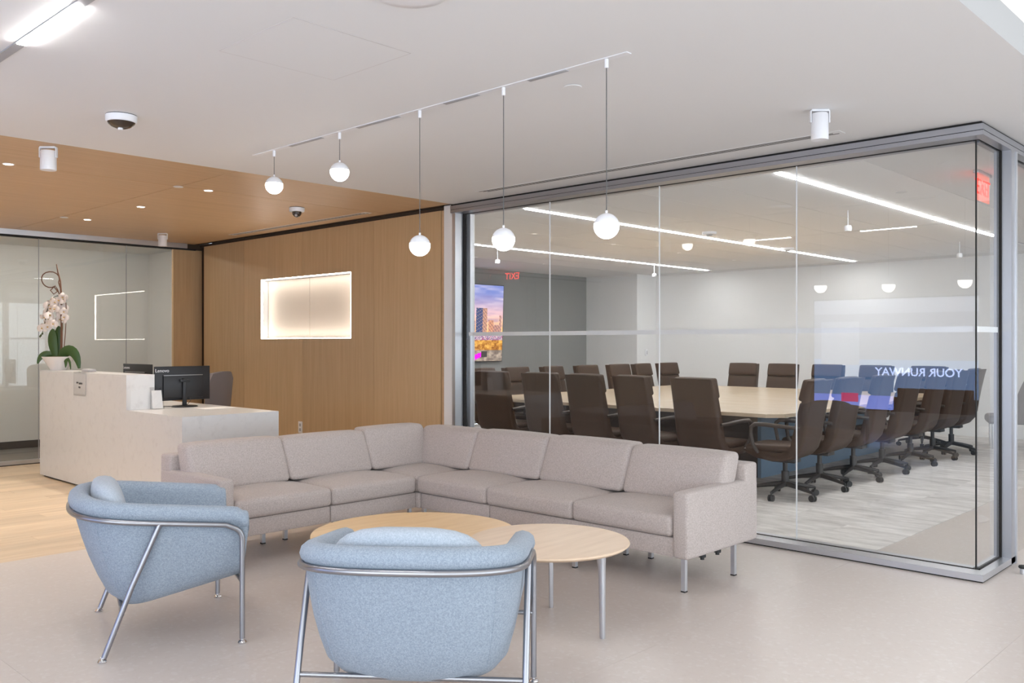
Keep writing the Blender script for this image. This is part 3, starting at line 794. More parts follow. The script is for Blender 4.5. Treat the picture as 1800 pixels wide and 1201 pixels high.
obj('plinth', D(MB().box(-10.18, -7.03, 3.46, 4.2, 0, .02)), 'black_gap', desk)

def monitor(label, c, rz, lower=0):
    t = thing('monitor', label, 'monitor', (c[0], c[1], DZ), rz)       # local +x = back of the screen
    obj('housing', MB().rbox(-.012, .012, -.275, .275, .062, .385, .004), 'black_plastic', t)
    hb = obj('rear_cover', MB().rbox(.010, .032, -.20, .20, .085, .305, .008), 'black_plastic', t)
    obj('trim_ridge', MB().rbox(.031, .036, -.20, .19, .297, .304, .002), 'aluminium', hb)
    obj('screen', MB().box(-.0135, -.012, -.266, .266, .075, .377), 'black_plastic', t)
    obj('neck', MB().rbox(.032, .056, -.020, .020, .012, .27, .006).rbox(.030, .060, -.048, .048, .235, .262, .005), 'black_plastic', t)
    obj('base', MB().lathe([(.0001, 0), (.118, 0), (.120, .006), (.110, .012), (.0001, .014)], (.045, 0, 0), 32), 'black_plastic', t)
    textmesh('Lenovo', .045, 'lettering', 'lettering_white', t, Matrix.Translation((.0135, -.205, .345)) @ Matrix.Rotation(PI/2, 4, 'Z') @ Matrix.Rotation(PI/2, 4, 'X'))
    obj('cable', MB().tube([(.03, .05, .10), (.05, .06, .06), (.06, .02, .02), (.03, -.03, .006), (-.02, -.08, .005), (-.10, -.14, .005)], .003, 6), 'black_plastic', t)
    return t
monitor('black desktop monitor seen from behind on the lower desk worktop', (-8.165, 4.01), 0)
monitor('black desktop monitor half hidden behind the raised desk ledge', (-9.35, 4.10), -PI/2+.10)
# brochures leaning on the ledge end
t = thing('brochure_holder', 'clear holder of folded brochures leaning against the desk ledge end', 'brochures', (-8.05, 3.66, DZ))
obj('holder', MB().add([(.012, -.02, 0), (.012, .095, 0), (.055, .095, 0), (.055, -.02, 0), (.0, -.02, .20), (0, .095, .20), (.008, .095, .20), (.008, -.02, .20)], [(0, 1, 2, 3), (4, 7, 6, 5), (0, 4, 5, 1), (2, 6, 7, 3), (0, 3, 7, 4), (1, 5, 6, 2)]), 'acrylic', t)
for i in range(3):
    obj('brochure', MB().add([(.016+.011*i, -.01, .004), (.016+.011*i, .085, .004), (.024+.011*i, .085, .004), (.024+.011*i, -.01, .004), (.006+.005*i, -.01, .17-.02*i), (.006+.005*i, .085, .17-.02*i), (.010+.005*i, .085, .17-.02*i), (.010+.005*i, -.01, .17-.02*i)], [(0, 1, 2, 3), (4, 7, 6, 5), (0, 4, 5, 1), (2, 6, 7, 3), (0, 3, 7, 4), (1, 5, 6, 2)]), 'paper', t)
# paper on the worktop
tag(obj('paper_sheet', MB().box(-.105, .105, -.15, .15, 0, .002), 'paper', None, (-7.75, 4.12, DZ+.0005)), 'white paper sheet lying on the lower desk worktop', 'paper')
# acrylic sign hung over the desk front
t = thing('desk_sign', 'small clear acrylic sign with a printed sheet on the desk front', 'sign', (-9.118, 3.43, .90))
obj('holder', MB().box(-.15, .15, -.009, -.006, 0, .233).box(-.15, .15, -.009, .11, .2305, .2335), 'acrylic', t)
obj('sheet', MB().box(-.14, .14, -.0052, -.002, .015, .215), 'paper', t)
pr = MB()
for (x0, x1, z) in ((-.075, -.025, .128), (-.012, .078, .122), (-.022, .024, .084)):
    xx = x0
    while xx < x1-.006:
        pr.box(xx, xx+.009, -.0094, -.009, z-.009+.004*((int(xx*1000) % 3)/3), z+.009); xx += .0125
obj('print', pr, 'ink', t)
# visitor card tray on the ledge
t = thing('card_tray', 'small grey card tray on the raised desk ledge', 'tray', (-9.35, 3.60, DH))
obj('tray', MB().rbox(-.10, .10, -.035, .035, 0, .022, .004), 'grey_plastic', t); obj('card', MB().box(-.085, .085, -.025, .025, .022, .026), 'paper', t)

# desk chair
t = thing('desk_chair', 'taupe upholstered task chair behind the reception desk', 'chair', (-8.99, 4.60, 0), math.radians(212))
vs = []; fs = []; secs = []
for i in range(9):
    z = .46+.66*i/8; w = .20+.05*math.sin(PI*min(1, i/6)); w = .235-(.05 if i == 8 else 0)-(.03*(8-i)/8)
    for j in range(11):
        u = -1+2*j/10; vs.append((-.22-.05*i/8+.05*u*u, w*u, z-(.02*u*u if i == 8 else 0)))
for i in range(8):
    for j in range(10): fs.append((i*11+j, i*11+j+1, (i+1)*11+j+1, (i+1)*11+j))
bk = MB().add(vs, fs, True).add([(x-.055, y*1.02, z) for (x, y, z) in vs], [f[::-1] for f in fs], True)
rim = [0*11+j for j in range(11)]+[i*11+10 for i in range(1, 9)]+[8*11+j for j in range(9, -1, -1)]+[i*11 for i in range(7, 0, -1)]
bk.f += [(rim[i], rim[(i+1) % len(rim)], rim[(i+1) % len(rim)]+99, rim[i]+99) for i in range(len(rim))]; bk.sm += [True]*len(rim)
obj('backrest', bk, 'taupe_fabric', t)
obj('seat', MB().cushion(-.25, .25, -.24, .24, .40, .48, .03, .02), 'taupe_fabric', t)
obj('column', MB().cyl((0, 0), .025, .08, .40), 'base_black', t)
for i in range(5):
    a = 2*PI*i/5; obj('leg', MB().tube([(0, 0, .10), (.27*math.cos(a), .27*math.sin(a), .065)], [.022, .014], 8), 'base_black', t)
    obj('caster', MB().ball((.28*math.cos(a), .28*math.sin(a), .029), .029, 12, 6), 'base_black', t)

# ---- orchid in a white bowl
orc = thing('potted_orchid', 'white orchid with a curled twig in a white bowl on the desk ledge', 'orchid', (-10.06, 3.56, DH))
obj('bowl', MB().lathe([(.0001, 0), (.078, 0), (.082, .006), (.120, .075), (.160, .138), (.163, .145), (.155, .145), (.115, .08), (.0001, .06)], n=36), 'ceramic_white', orc)
obj('moss', MB().lathe([(.150, .130), (.10, .143), (.05, .148), (.0001, .15)], n=20), 'moss', orc)
RU = lambda a, b_: random.uniform(a, b_)
CR = Vector((.7245, .6893, 0)); CF = Vector((-.6893, .7245, 0))
def pt(lat, z, dep=0): return tuple(CR*lat+CF*dep+Vector((0, 0, z)))
def leaf(ctrl, w, nm='leaf'):
    P = [Vector(p) for p in ctrl]; vs = []; fs = []; K = 10
    def bez(t_):
        a = P
        while len(a) > 1: a = [a[i].lerp(a[i+1], t_) for i in range(len(a)-1)]
        return a[0]
    for i in range(K+1):
        t_ = i/K; c = bez(t_); d = (bez(min(1, t_+.02))-bez(max(0, t_-.02))).normalized()
        sd = d.cross(CF)
        if sd.length < .2: sd = d.cross(Vector((0, 0, 1)))
        sd.normalize(); nn = sd.cross(d).normalized(); ww = w*(math.sin(PI*min(.97, .1+.86*t_))**.7)
        for q in (-1, -.5, 0, .5, 1): vs.append(c+sd*ww*q+nn*(.25*ww*abs(q)))
        for q in (1, .5, 0, -.5, -1): vs.append(c+sd*ww*q*.98+nn*(.25*ww*abs(q)-.0025))
    for i in range(K):
        for j in range(10): fs.append((i*10+j, i*10+(j+1) % 10, (i+1)*10+(j+1) % 10, (i+1)*10+j))
    fs.append(tuple(range(10))); fs.append(tuple(range(K*10, K*10+10)))
    return obj(nm, MB().add(vs, fs, True), 'leaf_green', orc)
leaf([pt(.02, .14, -.03), pt(.10, .26, -.05), pt(.22, .24, -.06), pt(.245, .02, -.05)], .055)
leaf([pt(-.02, .14, -.02), pt(-.06, .25, -.02), pt(-.075, .38, -.02), pt(-.055, .44, 0)], .050)
leaf([pt(-.03, .14, 0), pt(-.03, .26, .02), pt(-.02, .40, .02), pt(-.01, .47, .03)], .048)
leaf([pt(-.02, .14, .02), pt(-.10, .20, -.04), pt(-.17, .18, -.06), pt(-.19, .07, -.06)], .035)
leaf([pt(.03, .14, .05), pt(.09, .22, .06), pt(.12, .23, .04), pt(.15, .15, .02)], .045)
leaf([pt(.05, .13, -.04), pt(.14, .16, -.08), pt(.17, .10, -.09), pt(.175, .01, -.09)], .014)
leaf([pt(.05, .13, -.04), pt(.12, .15, -.09), pt(.135, .10, -.10), pt(.125, .03, -.10)], .020)
# stake, twig and flower stems
obj('stake', MB().tube([pt(.03, .12), pt(.035, .5), pt(.03, .82)], .012, 8), 'stem_brown', orc)
tw = [pt(.03, .80), pt(.02, .95), pt(-.005, 1.04), pt(-.02, 1.13)]
obj('twig', MB().tube(tw, [.010, .008, .007, .005], 7), 'stem_brown', orc)
lp = [pt(.028, .85)]
for i in range(15):
    a = math.radians(-20+23*i); lp.append(pt(-.085+.095*math.cos(a), .965+.085*math.sin(a), .01*math.sin(a*2)))
lp += [pt(-.04, .88), pt(-.02, .84, .02), pt(-.05, .81), pt(-.075, .85, -.02), pt(-.04, .90, .01), pt(-.01, .86), pt(.01, .81)]
obj('twig', MB().tube(lp, .006, 7), 'stem_brown', orc)
s1 = [pt(.02, .14), pt(.045, .45), pt(.04, .70), pt(-.0, .80), pt(-.08, .76), pt(-.125, .62), pt(-.15, .48), pt(-.17, .40), pt(-.19, .365)]
obj('flower_stem', MB().tube(s1, .0045, 6), 'stem_green', orc)
s2 = [pt(.05, .14), pt(.075, .40), pt(.085, .60), pt(.08, .72)]
obj('flower_stem', MB().tube(s2, .0045, 6), 'stem_brown', orc)
def blossom_mesh():
    mb_ = MB()
    for (a, w, ln) in ((90, .024, .046), (210, .022, .044), (330, .022, .044), (5, .034, .046), (175, .034, .046)):
        a = math.radians(a); vs = []; fs = []; K = 5
        for i in range(K+1):
            t_ = i/K; r_ = .004+ln*t_; ww = w*math.sin(PI*min(.95, .08+.85*t_))**.7; zz = .010*math.sin(PI*t_)-.012*t_*t_
            for q in (-1, 0, 1):
                vs.append((r_*math.cos(a)-ww*q*math.sin(a), r_*math.sin(a)+ww*q*math.cos(a), zz-.006*abs(q)))
        for i in range(K):
            for j in range(2): fs.append((i*3+j, i*3+j+1, (i+1)*3+j+1, (i+1)*3+j))
        o_ = len(vs); vs += [(x, y, z-.0015) for (x, y, z) in vs]; fs += [tuple(q+o_ for q in f[::-1]) for f in fs]
        mb_.add(vs, fs, True)
    return mb_.mesh('blossom')
bme = blossom_mesh(); auto_smooth(bme, 80); bme.materials.append(MATS['petal'])
hme = MB().ball((0, 0, .006), .010, 8, 5, sc=(1, .7, 1.3)).mesh('heart'); auto_smooth(hme); hme.materials.append(MATS['petal_heart'])
rb = random.Random(3)
spots = [(.05, .775), (.085, .75), (.015, .74), (-.03, .72), (-.07, .74), (-.105, .69), (.06, .66), (.085, .62), (-.02, .65), (-.075, .655), (-.12, .62), (.02, .60), (.055, .53), (-.06, .58), (-.10, .55), (-.15, .565), (.0, .54), (-.05, .51), (-.145, .50), (-.105, .46), (-.17, .445), (.085, .56), (-.02, .49), (.0, .68)]
for i, (lat, z) in enumerate(spots):
    o = bpy.data.objects.new('blossom', bme); COL.objects.link(o); o.parent = orc
    dirv = (-CF*rb.uniform(.4, 1)+CR*rb.uniform(-.9, .9)+Vector((0, 0, rb.uniform(-.5, .25)))).normalized()
    o.rotation_mode = 'QUATERNION'; o.rotation_quaternion = dirv.to_track_quat('Z', 'Y')
    o.location = Vector(pt(lat, z, rb.uniform(-.07, .03))); o.scale = (rb.uniform(.85, 1.1),)*3
    h_ = bpy.data.objects.new('heart', hme); COL.objects.link(h_); h_.parent = o
for (lat, z) in ((-.185, .372), (-.195, .36), (-.17, .39)):
    obj('bud', MB().ball(pt(lat, z), .010, 8, 5, sc=(1, 1, 1.3)), 'stem_green', orc)

# ================================================================== LIGHTS AND CEILING FIXTURES
# ---- pendant track
trk = thing('pendant_track', 'slim white recessed ceiling track carrying the globe pendants', 'light track', (-4.0, 3.29, H))
obj('channel', MB().box(-1.62, 1.60, -.018, .018, -.004, .004), 'white_plastic', trk)
for (a, b_) in ((-1.17, -.80), (-.43, -.03), (.36, .625), (.985, 1.235)):
    obj('spot_module', MB().rbox(a, b_, -.014, .014, -.007, .0, .002), 'grey_plastic', trk)
PEND = ((-5.368, 2.494, 'first and farthest of the row, beside the oak ceiling'), (-4.614, 2.486, 'second of the row, hung as short as the first'), (-3.849, 1.969, 'third of the row, in front of the oak wall'), (-3.191, 1.951, 'fourth of the row, before the first glass pane'), (-2.528, 1.960, 'last and nearest of the row'))
for (x, z, w) in PEND:
    t = thing('pendant_lamp', 'small opal globe pendant lamp, '+w, 'pendant lamp', (x, 3.29, z), 0, 'globe pendants in a row')
    obj('diffuser', MB().ball((0, 0, 0), .059, 28, 14, -1, .22), 'pendant_glow', t)
    obj('cap', MB().lathe([(.0585*math.cos(math.asin(.22))+.001, .0125)]+[(.0598*math.cos(a), .0598*math.sin(a)) for a in [math.asin(.22)+(PI/2-math.asin(.22))*i/8 for i in range(9)]][:-1]+[(.006, .060), (.006, .072), (.0001, .072)], n=28), 'white_plastic', t)
    obj('cord', MB().tube([(0, 0, .07), (0, 0, H-z-.04)], .0022, 6), 'cord_grey', t)
    obj('connector', MB().cyl((0, 0), .010, H-z-.045, H-z-.003, 12), 'white_plastic', t)
# ---- track light with lit segments behind the viewpoint edge
lt = thing('linear_track_light', 'grey ceiling track with bright linear light segments near the upper edge', 'ceiling light', (-4.0, 1.35, H))
obj('channel', MB().box(-2.6, 3.2, -.022, .022, -.006, .003), 'grey_plastic', lt)
for (a, b_) in ((-1.76, -1.12), (-.245, .385), (1.25, 1.88)):
    obj('light_bar', MB().box(a, b_, -.019, .019, -.012, -.005), 'track_light', lt)
# ---- downlights
for X in (-7.2, -8.53, -9.83):
    for Y in (3.77, 2.2, .63, -.94):
        lab = 'small downlight in the oak ceiling, %s, %s' % ({3.77: 'row nearest oak wall', 2.2: 'second row from it', .63: 'third row from oak wall', -.94: 'fourth row from oak wall'}[Y], {-7.2: 'by the white ceiling', -8.53: 'middle one', -9.83: 'by the side glass'}[X])
        t = thing('downlight', lab, 'downlight', (X, Y, H), 0, 'downlights in the oak ceiling')
        obj('lens', MB().cyl((0, 0), .034, -.003, .0, 20), 'downlight_glow', t)
        obj('trim_ring', MB().lathe([(.034, -.004), (.041, -.003), (.042, 0), (.034, 0)], n=24), 'white_plastic', t)
        ld = bpy.data.lights.new('downlight_beam', 'SPOT'); ld.energy = E_DOWN; ld.color = (1, .935, .85); ld.spot_size = math.radians(115); ld.spot_blend = .7; ld.shadow_soft_size = .035
        lo = bpy.data.objects.new('downlight_beam', ld); COL.objects.link(lo); lo.location = (X, Y, H-.012)
# ---- sprinkler covers
for (x, y, w) in ((-7.2, 3.50, 'nearer the oak ceiling edge'), (-9.82, 3.53, 'nearer the side glass')):
    tag(obj('sprinkler_cover', MB().lathe([(.0001, -.006), (.040, -.006), (.042, -.003), (.036, 0), (.0001, 0)], n=24), 'white_plastic', None, (x, y, H)), 'flat white sprinkler cover on the oak ceiling seam, '+w, 'sprinkler')
tag(obj('sprinkler_cover', MB().lathe([(.0001, -.006), (.046, -.006), (.048, -.003), (.040, 0), (.0001, 0)], n=28), 'white_paint', None, (-2.93, 3.53, H)), 'flat white sprinkler cover on the white lobby ceiling by the pendants', 'sprinkler')
tag(obj('sprinkler_cover', MB().lathe([(.0001, -.006), (.046, -.006), (.048, -.003), (.040, 0), (.0001, 0)], n=28), 'white_paint', None, (-2.90, 7.96, H)), 'flat sprinkler cover in the conference ceiling near the corner', 'sprinkler')
tag(obj('ceiling_speaker', MB().lathe([(.0001, -.012), (.10, -.012), (.14, -.008), (.148, 0), (.0001, 0)], n=48), 'white_plastic', None, (-2.585, 2.16, H)), 'round white flush ceiling speaker at the top edge of view', 'ceiling speaker')
# ---- cylinder spot speakers on brackets
def can(label, x, y, r, h, drop):
    t = thing('cylinder_spotlight', label, 'spotlight', (x, y, H), 0, 'white cylinder fixtures on the ceilings')
    obj('mount', MB().rbox(-r*.95, r*.95, -.018, .018, -.012, 0, .003), 'white_plastic', t)
    for s_ in (-1, 1): obj('bracket_arm', MB().box(s_*r*1.0-.003, s_*r*1.0+.003, -.012, .012, -drop-h*.35, -.006), 'white_plastic', t)
    obj('body', MB().lathe([(.0001, -drop), (r*.82, -drop), (r*.9, -drop-.006), (r*.93, -drop-h+.01), (r*.90, -drop-h), (r*.78, -drop-h-.001), (.0001, -drop-h+.012)], n=28), 'white_plastic', t)
    t.rotation_euler = (0, 0, math.radians(43))
can('white cylinder fixture hanging at the edge of the oak ceiling', -6.37, 2.19, .055, .13, .028)
can('white cylinder fixture on the oak ceiling near the side glass', -10.40, 4.86, .055, .13, .028)
can('white cylinder fixture on the white ceiling above the glass front', -2.212, 4.84, .052, .15, .022)
# ---- dome cameras
def dome(label, x, y, r, kind):
    t = thing('dome_camera', label, 'camera', (x, y, H))
    obj('gasket', MB().cyl((0, 0), r*1.0, -.004, 0, 32), 'black_plastic', t)
    obj('housing', MB().lathe([(.0001, -.004), (r*1.02, -.004), (r, -.034), (r*.93, -.042), (.0001, -.042)], n=36), 'white_plastic', t)
    if kind == 'wide':
        obj('dome', MB().lathe([(r*.90, -.041), (r*.82, -.052), (r*.62, -.066), (r*.30, -.076), (.0001, -.078)], n=32), 'dark_dome', t)
        obj('lens', MB().cyl((r*.1, -r*.1), .014, -.088, -.07, 14), 'white_plastic', t)
    else:
        obj('dome', MB().ball((0, 0, -.050), r*.62, 20, 10), 'dark_dome', t)
        obj('lens', MB().ball((r*.35, -r*.35, -.078), .014, 10, 6), 'grey_plastic', t)
dome('white ceiling camera with a dark brown dome above the left armchair', -5.19, 2.18, .085, 'wide')
dome('small white dome camera with a black ball on the oak ceiling', -7.49, 4.84, .072, 'ball')
# ---- slot diffusers
def slot(label, x0, x1, y, mat_f, mat_s, ns):
    t = thing('slot_diffuser', label, 'air diffuser', (x0, y, H))
    hw = .012*ns+.008
    obj('frame', MB().box(0, x1-x0, -hw, hw, -.002, .001), mat_f, t)
    for i in range(ns):
        c = (i-(ns-1)/2)*.024
        obj('slot', MB().box(.03+.03*i, x1-x0-.03-.03*(ns-1-i), c-.0055, c+.0055, -.0028, -.001), mat_s, t)
slot('white linear slot air diffuser along the glass front', -5.58, -2.34, 5.44, 'white_paint', 'black_gap', 3)
slot('pale linear slot air diffuser in the oak ceiling', -9.97, -7.25, 5.52, 'white_plastic', 'brown_gap', 3)

# ---- conference room fixtures
for (x, y, w) in ((-3.69, 8.71, 'nearest the corner glass'), (-3.78, 12.40, 'at the far end by the corner'), (-8.6, 12.5, 'in front of the boxed column'), (-8.75, 8.9, 'in front of the big screen')):
    t = thing('hanging_microphone', 'small white microphone hanging from the conference ceiling, '+w, 'microphone', (x, y, H), 0, 'hanging ceiling microphones')
    obj('stem', MB().tube([(0, 0, 0), (0, 0, -.15)], .004, 8), 'white_plastic', t)
    obj('head', MB().lathe([(.0001, -.145), (.030, -.150), (.036, -.165), (.036, -.195), (.030, -.205), (.0001, -.207)], n=20), 'white_plastic', t)
for (x, y, w) in ((-5.6, 9.28, 'nearer the glass'), (-5.75, 11.57, 'nearer the far wall')):
    t = thing('smoke_detector', 'round white smoke detector on the conference ceiling, '+w, 'smoke detector', (x, y, H), 0, 'smoke detectors')
    obj('base', MB().lathe([(.0001, -.03), (.075, -.03), (.085, -.018), (.086, 0), (.0001, 0)], n=28), 'white_plastic', t)
    obj('sensor', MB().lathe([(.0001, -.045), (.03, -.045), (.04, -.03), (.0001, -.029)], n=20), 'grey_plastic', t)
tag(obj('ceiling_speaker', MB().lathe([(.0001, -.004), (.12, -.004), (.13, 0), (.0001, 0)], n=36), 'ceiling_tile_white', None, (-4.1, 8.05, H)), 'round flush ceiling speaker in the conference ceiling panels', 'ceiling speaker')
# ---- exit signs
def exit_sign(label, x, y, rz, mat, red='exit_red'):
    t = thing('exit_sign', label, 'exit sign', (x, y, H), rz)
    obj('mount', MB().rbox(-.17, .17, -.02, .02, -.022, 0, .003), 'aluminium_light', t)
    obj('plate', MB().box(-.16, .16, -.004, .004, -.225, -.022), mat, t)
    textmesh('EXIT', .17, 'lettering', red, t, Matrix.Translation((0, -.005, -.125)) @ Matrix.Rotation(PI/2, 4, 'X'))
    textmesh('EXIT', .17, 'lettering', red, t, Matrix.Translation((0, .005, -.125)) @ Matrix.Rotation(PI, 4, 'Z') @ Matrix.Rotation(PI/2, 4, 'X'))
exit_sign('red edge-lit exit sign hanging inside the conference room by the glass corner', -2.12, 7.50, PI/2, 'exit_acrylic')
exit_sign('red exit sign reflected in the conference glass near the big screen', -11.0, .16, 0, 'white_plastic', 'exit_red_bright')

# ---- the big screen on the grey wall
import colorsys
def lin(c): return tuple((v/255/12.92 if v/255 <= .04045 else ((v/255+.055)/1.055)**2.4) for v in c)
tv = thing('wall_screen', 'large wall screen showing a city skyline at sunset', 'screen', (-11.20, 9.12, 1.10))
TW, TH = 2.38, 1.34
tv.rotation_euler = (0, math.radians(2.2), 0)
obj('housing', MB().rbox(-.045, -.002, -.012, TW+.012, -.012, TH+.012, .004), 'black_plastic', tv)
obj('bracket', MB().box(-.10, -.04, .6, 1.8, .35, .95), 'black_plastic', tv)
NXp, NZp = 132, 76
rp = random.Random(11)
def mixc(a, b_, t): t = max(0, min(1, t)); return tuple(a[i]+(b_[i]-a[i])*t for i in range(3))
towers = []
for i in range(26):
    u0 = rp.uniform(0, .62); towers.append((u0, u0+rp.uniform(.03, .07), rp.uniform(.42, .72), rp.choice([(110, 85, 90), (90, 90, 130), (150, 105, 90), (70, 70, 110)])))
towers += [(.615, .668, .775, (150, 95, 80)), (.718, .79, .70, (70, 85, 130)), (.79, .83, .70, (200, 150, 130)), (.69, .715, .52, (170, 120, 140)), (.85, .90, .54, (215, 150, 120)), (.965, .985, .60, (200, 150, 140)), (.90, .96, .47, (190, 140, 130))]
def smooth_noise(x, y, seed):
    def hsh(i, j): 
        return (math.sin(i*127.1+j*311.7+seed*74.7)*43758.5453) % 1
    xi, yi = math.floor(x), math.floor(y); fx, fy = x-xi, y-yi; fx = fx*fx*(3-2*fx); fy = fy*fy*(3-2*fy)
    return (hsh(xi, yi)*(1-fx)+hsh(xi+1, yi)*fx)*(1-fy)+(hsh(xi, yi+1)*(1-fx)+hsh(xi+1, yi+1)*fx)*fy
pv, pf_, pc = [], [], []
for j in range(NZp):
    for i in range(NXp):
        u, v = (i+.5)/NXp, (j+.5)/NZp
        if v > .36:
            s_ = (v-.40)/.60
            base = mixc((252, 190, 120), (235, 190, 190), s_/.35) if s_ < .35 else mixc((235, 190, 190), (118, 132, 196), (s_-.35)/.5)
            cl_ = smooth_noise(u*6+v*6, v*22, 1)*.6+smooth_noise(u*14, v*40, 2)*.4
            c = mixc(base, (245, 225, 225), max(0, cl_-.5)*1.3); c = mixc(c, (120, 110, 165), max(0, .42-cl_)*1.6)
        else:
            g = rp.random(); n1 = smooth_noise(u*40, v*40, 5)
            if v > .14: c = mixc((120, 62, 20), (248, 190, 96), n1*.8+g*.35)
            else: c = mixc((96, 84, 80), (196, 178, 160), n1*.8+g*.2)
            if v > .27 and g > .8: c = (255, 225, 170)
        for (a, b_, h_, tc_) in towers:
            if a <= u < b_ and .30 < v < h_:
                c = mixc(tc_, (40, 40, 70), .5 if (i*7+j*3) % 4 == 0 else .1*rp.random())
                if (i+j*5) % 7 == 0: c = mixc(c, (250, 200, 140), .5)
        if .28 < v <= .36:
            g = rp.random(); c = mixc((120, 100, 140), (240, 215, 205), g) if g < .85 else (170, 60, 120)
        if .70 < u < .78 and .02 < v-.9*(u-.72)*.6 < .085: c = (255, 20, 245)
        if .60 < u < .68 and .015 < v < .075: c = (235, 50, 70)
        if .78 < u < .84 and .05 < v < .13: c = (70, 66, 66)
        o_ = len(pv); y0, y1, z0, z1 = TW*i/NXp, TW*(i+1)/NXp, TH*j/NZp, TH*(j+1)/NZp
        pv += [(0, y0, z0), (0, y1, z0), (0, y1, z1), (0, y0, z1)]; pf_.append((o_, o_+1, o_+2, o_+3)); pc.append(lin(c))
me = bpy.data.meshes.new('display'); me.from_pydata(pv, [], pf_)
ca = me.color_attributes.new('picture', 'FLOAT_COLOR', 'CORNER')
flat = []
for c in pc: flat += [c[0], c[1], c[2], 1]*4
ca.data.foreach_set('color', flat); me.materials.append(MATS['screen_picture'])
piece('display', me, tv, (0, 0, 0))

# ---- big video wall behind the viewpoint (seen mirrored in the glass)
vw = thing('video_wall', 'big lobby video screen with a web page, mirrored in the conference glass', 'screen', (-3.55, -2.62, .36))
VW, VH = 3.10, 1.76
def VB(u0, u1, v0, v1, d): return MB().box(-VW*u1, -VW*u0, -d-.004, d, VH*v0, VH*v1)     # u from the reader's left
obj('housing', MB().rbox(-VW-.02, .02, -.16, .0, -.02, VH+.02, .005), 'black_plastic', vw)
obj('page_header', VB(0, 1, .87, 1, .006), 'screen_white', vw)
obj('page_photo', VB(0, .72, .33, .87, .005), 'screen_page', vw)
obj('page_margin', VB(.72, 1, .45, .87, .005), 'screen_page', vw)
obj('page_form', VB(.755, .96, .40, .80, .009), 'screen_white', vw)
obj('page_band', VB(0, 1, .12, .45, .0055), 'screen_blue', vw)
obj('page_foot', VB(.58, 1, .0, .125, .0065), 'screen_bright', vw)
obj('page_foot', VB(0, .18, .0, .125, .0065), 'screen_bright', vw)
obj('page_card', VB(.20, .56, .0, .20, .008), 'black_plastic', vw)
obj('page_button', VB(.76, .85, .06, .14, .010), 'screen_pink', vw)
textmesh('YOUR RUNWAY', .175, 'lettering', 'screen_text', vw, Matrix.Translation((-1.43, .012, .60)) @ Matrix.Rotation(PI, 4, 'Z') @ Matrix.Rotation(PI/2, 4, 'X'), bold=.003)

# ================================================================== CONFERENCE TABLE AND CHAIRS
TX0, TX1, TY0, TY1, TZ = -8.05, -3.98, 7.83, 12.55, .74
ctb = thing('conference_table', 'very large pale wood conference table with chamfered corners', 'conference table', ((TX0+TX1)/2, (TY0+TY1)/2, 0))
cx_, cy_ = (TX0+TX1)/2, (TY0+TY1)/2
hx, hy, chm = (TX1-TX0)/2, (TY1-TY0)/2, .13
def poly_slab(pts, z0, z1):
    n_ = len(pts); vs = [(x, y, z0) for x, y in pts]+[(x, y, z1) for x, y in pts]
    fs = [tuple(range(n_))[::-1], tuple(range(n_, 2*n_))]+[(i, (i+1) % n_, n_+(i+1) % n_, n_+i) for i in range(n_)]
    return MB().add(vs, fs)
obj('tabletop', poly_slab([(-hx+chm, -hy), (-.002, -hy), (-.002, hy), (-hx+chm, hy), (-hx, hy-chm), (-hx, -hy+chm)], TZ-.035, TZ), 'conf_wood', ctb, smooth=False)
obj('tabletop', poly_slab([(.002, -hy), (hx-chm, -hy), (hx, -hy+chm), (hx, hy-chm), (hx-chm, hy), (.002, hy)], TZ-.035, TZ), 'conf_wood', ctb, smooth=False)
obj('base_panel', MB().box(hx-.62, hx-.58, -hy+.75, hy-.75, 0, TZ-.036), 'blue_panel', ctb)
obj('base_panel', MB().box(-hx+.58, -hx+.62, -hy+.75, hy-.75, 0, TZ-.036), 'blue_panel', ctb)
obj('base_panel', MB().box(-hx+.62, hx-.62, -hy+.75, -hy+.79, 0, TZ-.036), 'leather_edge', ctb)
obj('base_panel', MB().box(-hx+.62, hx-.62, hy-.79, hy-.75, 0, TZ-.036), 'blue_panel', ctb)

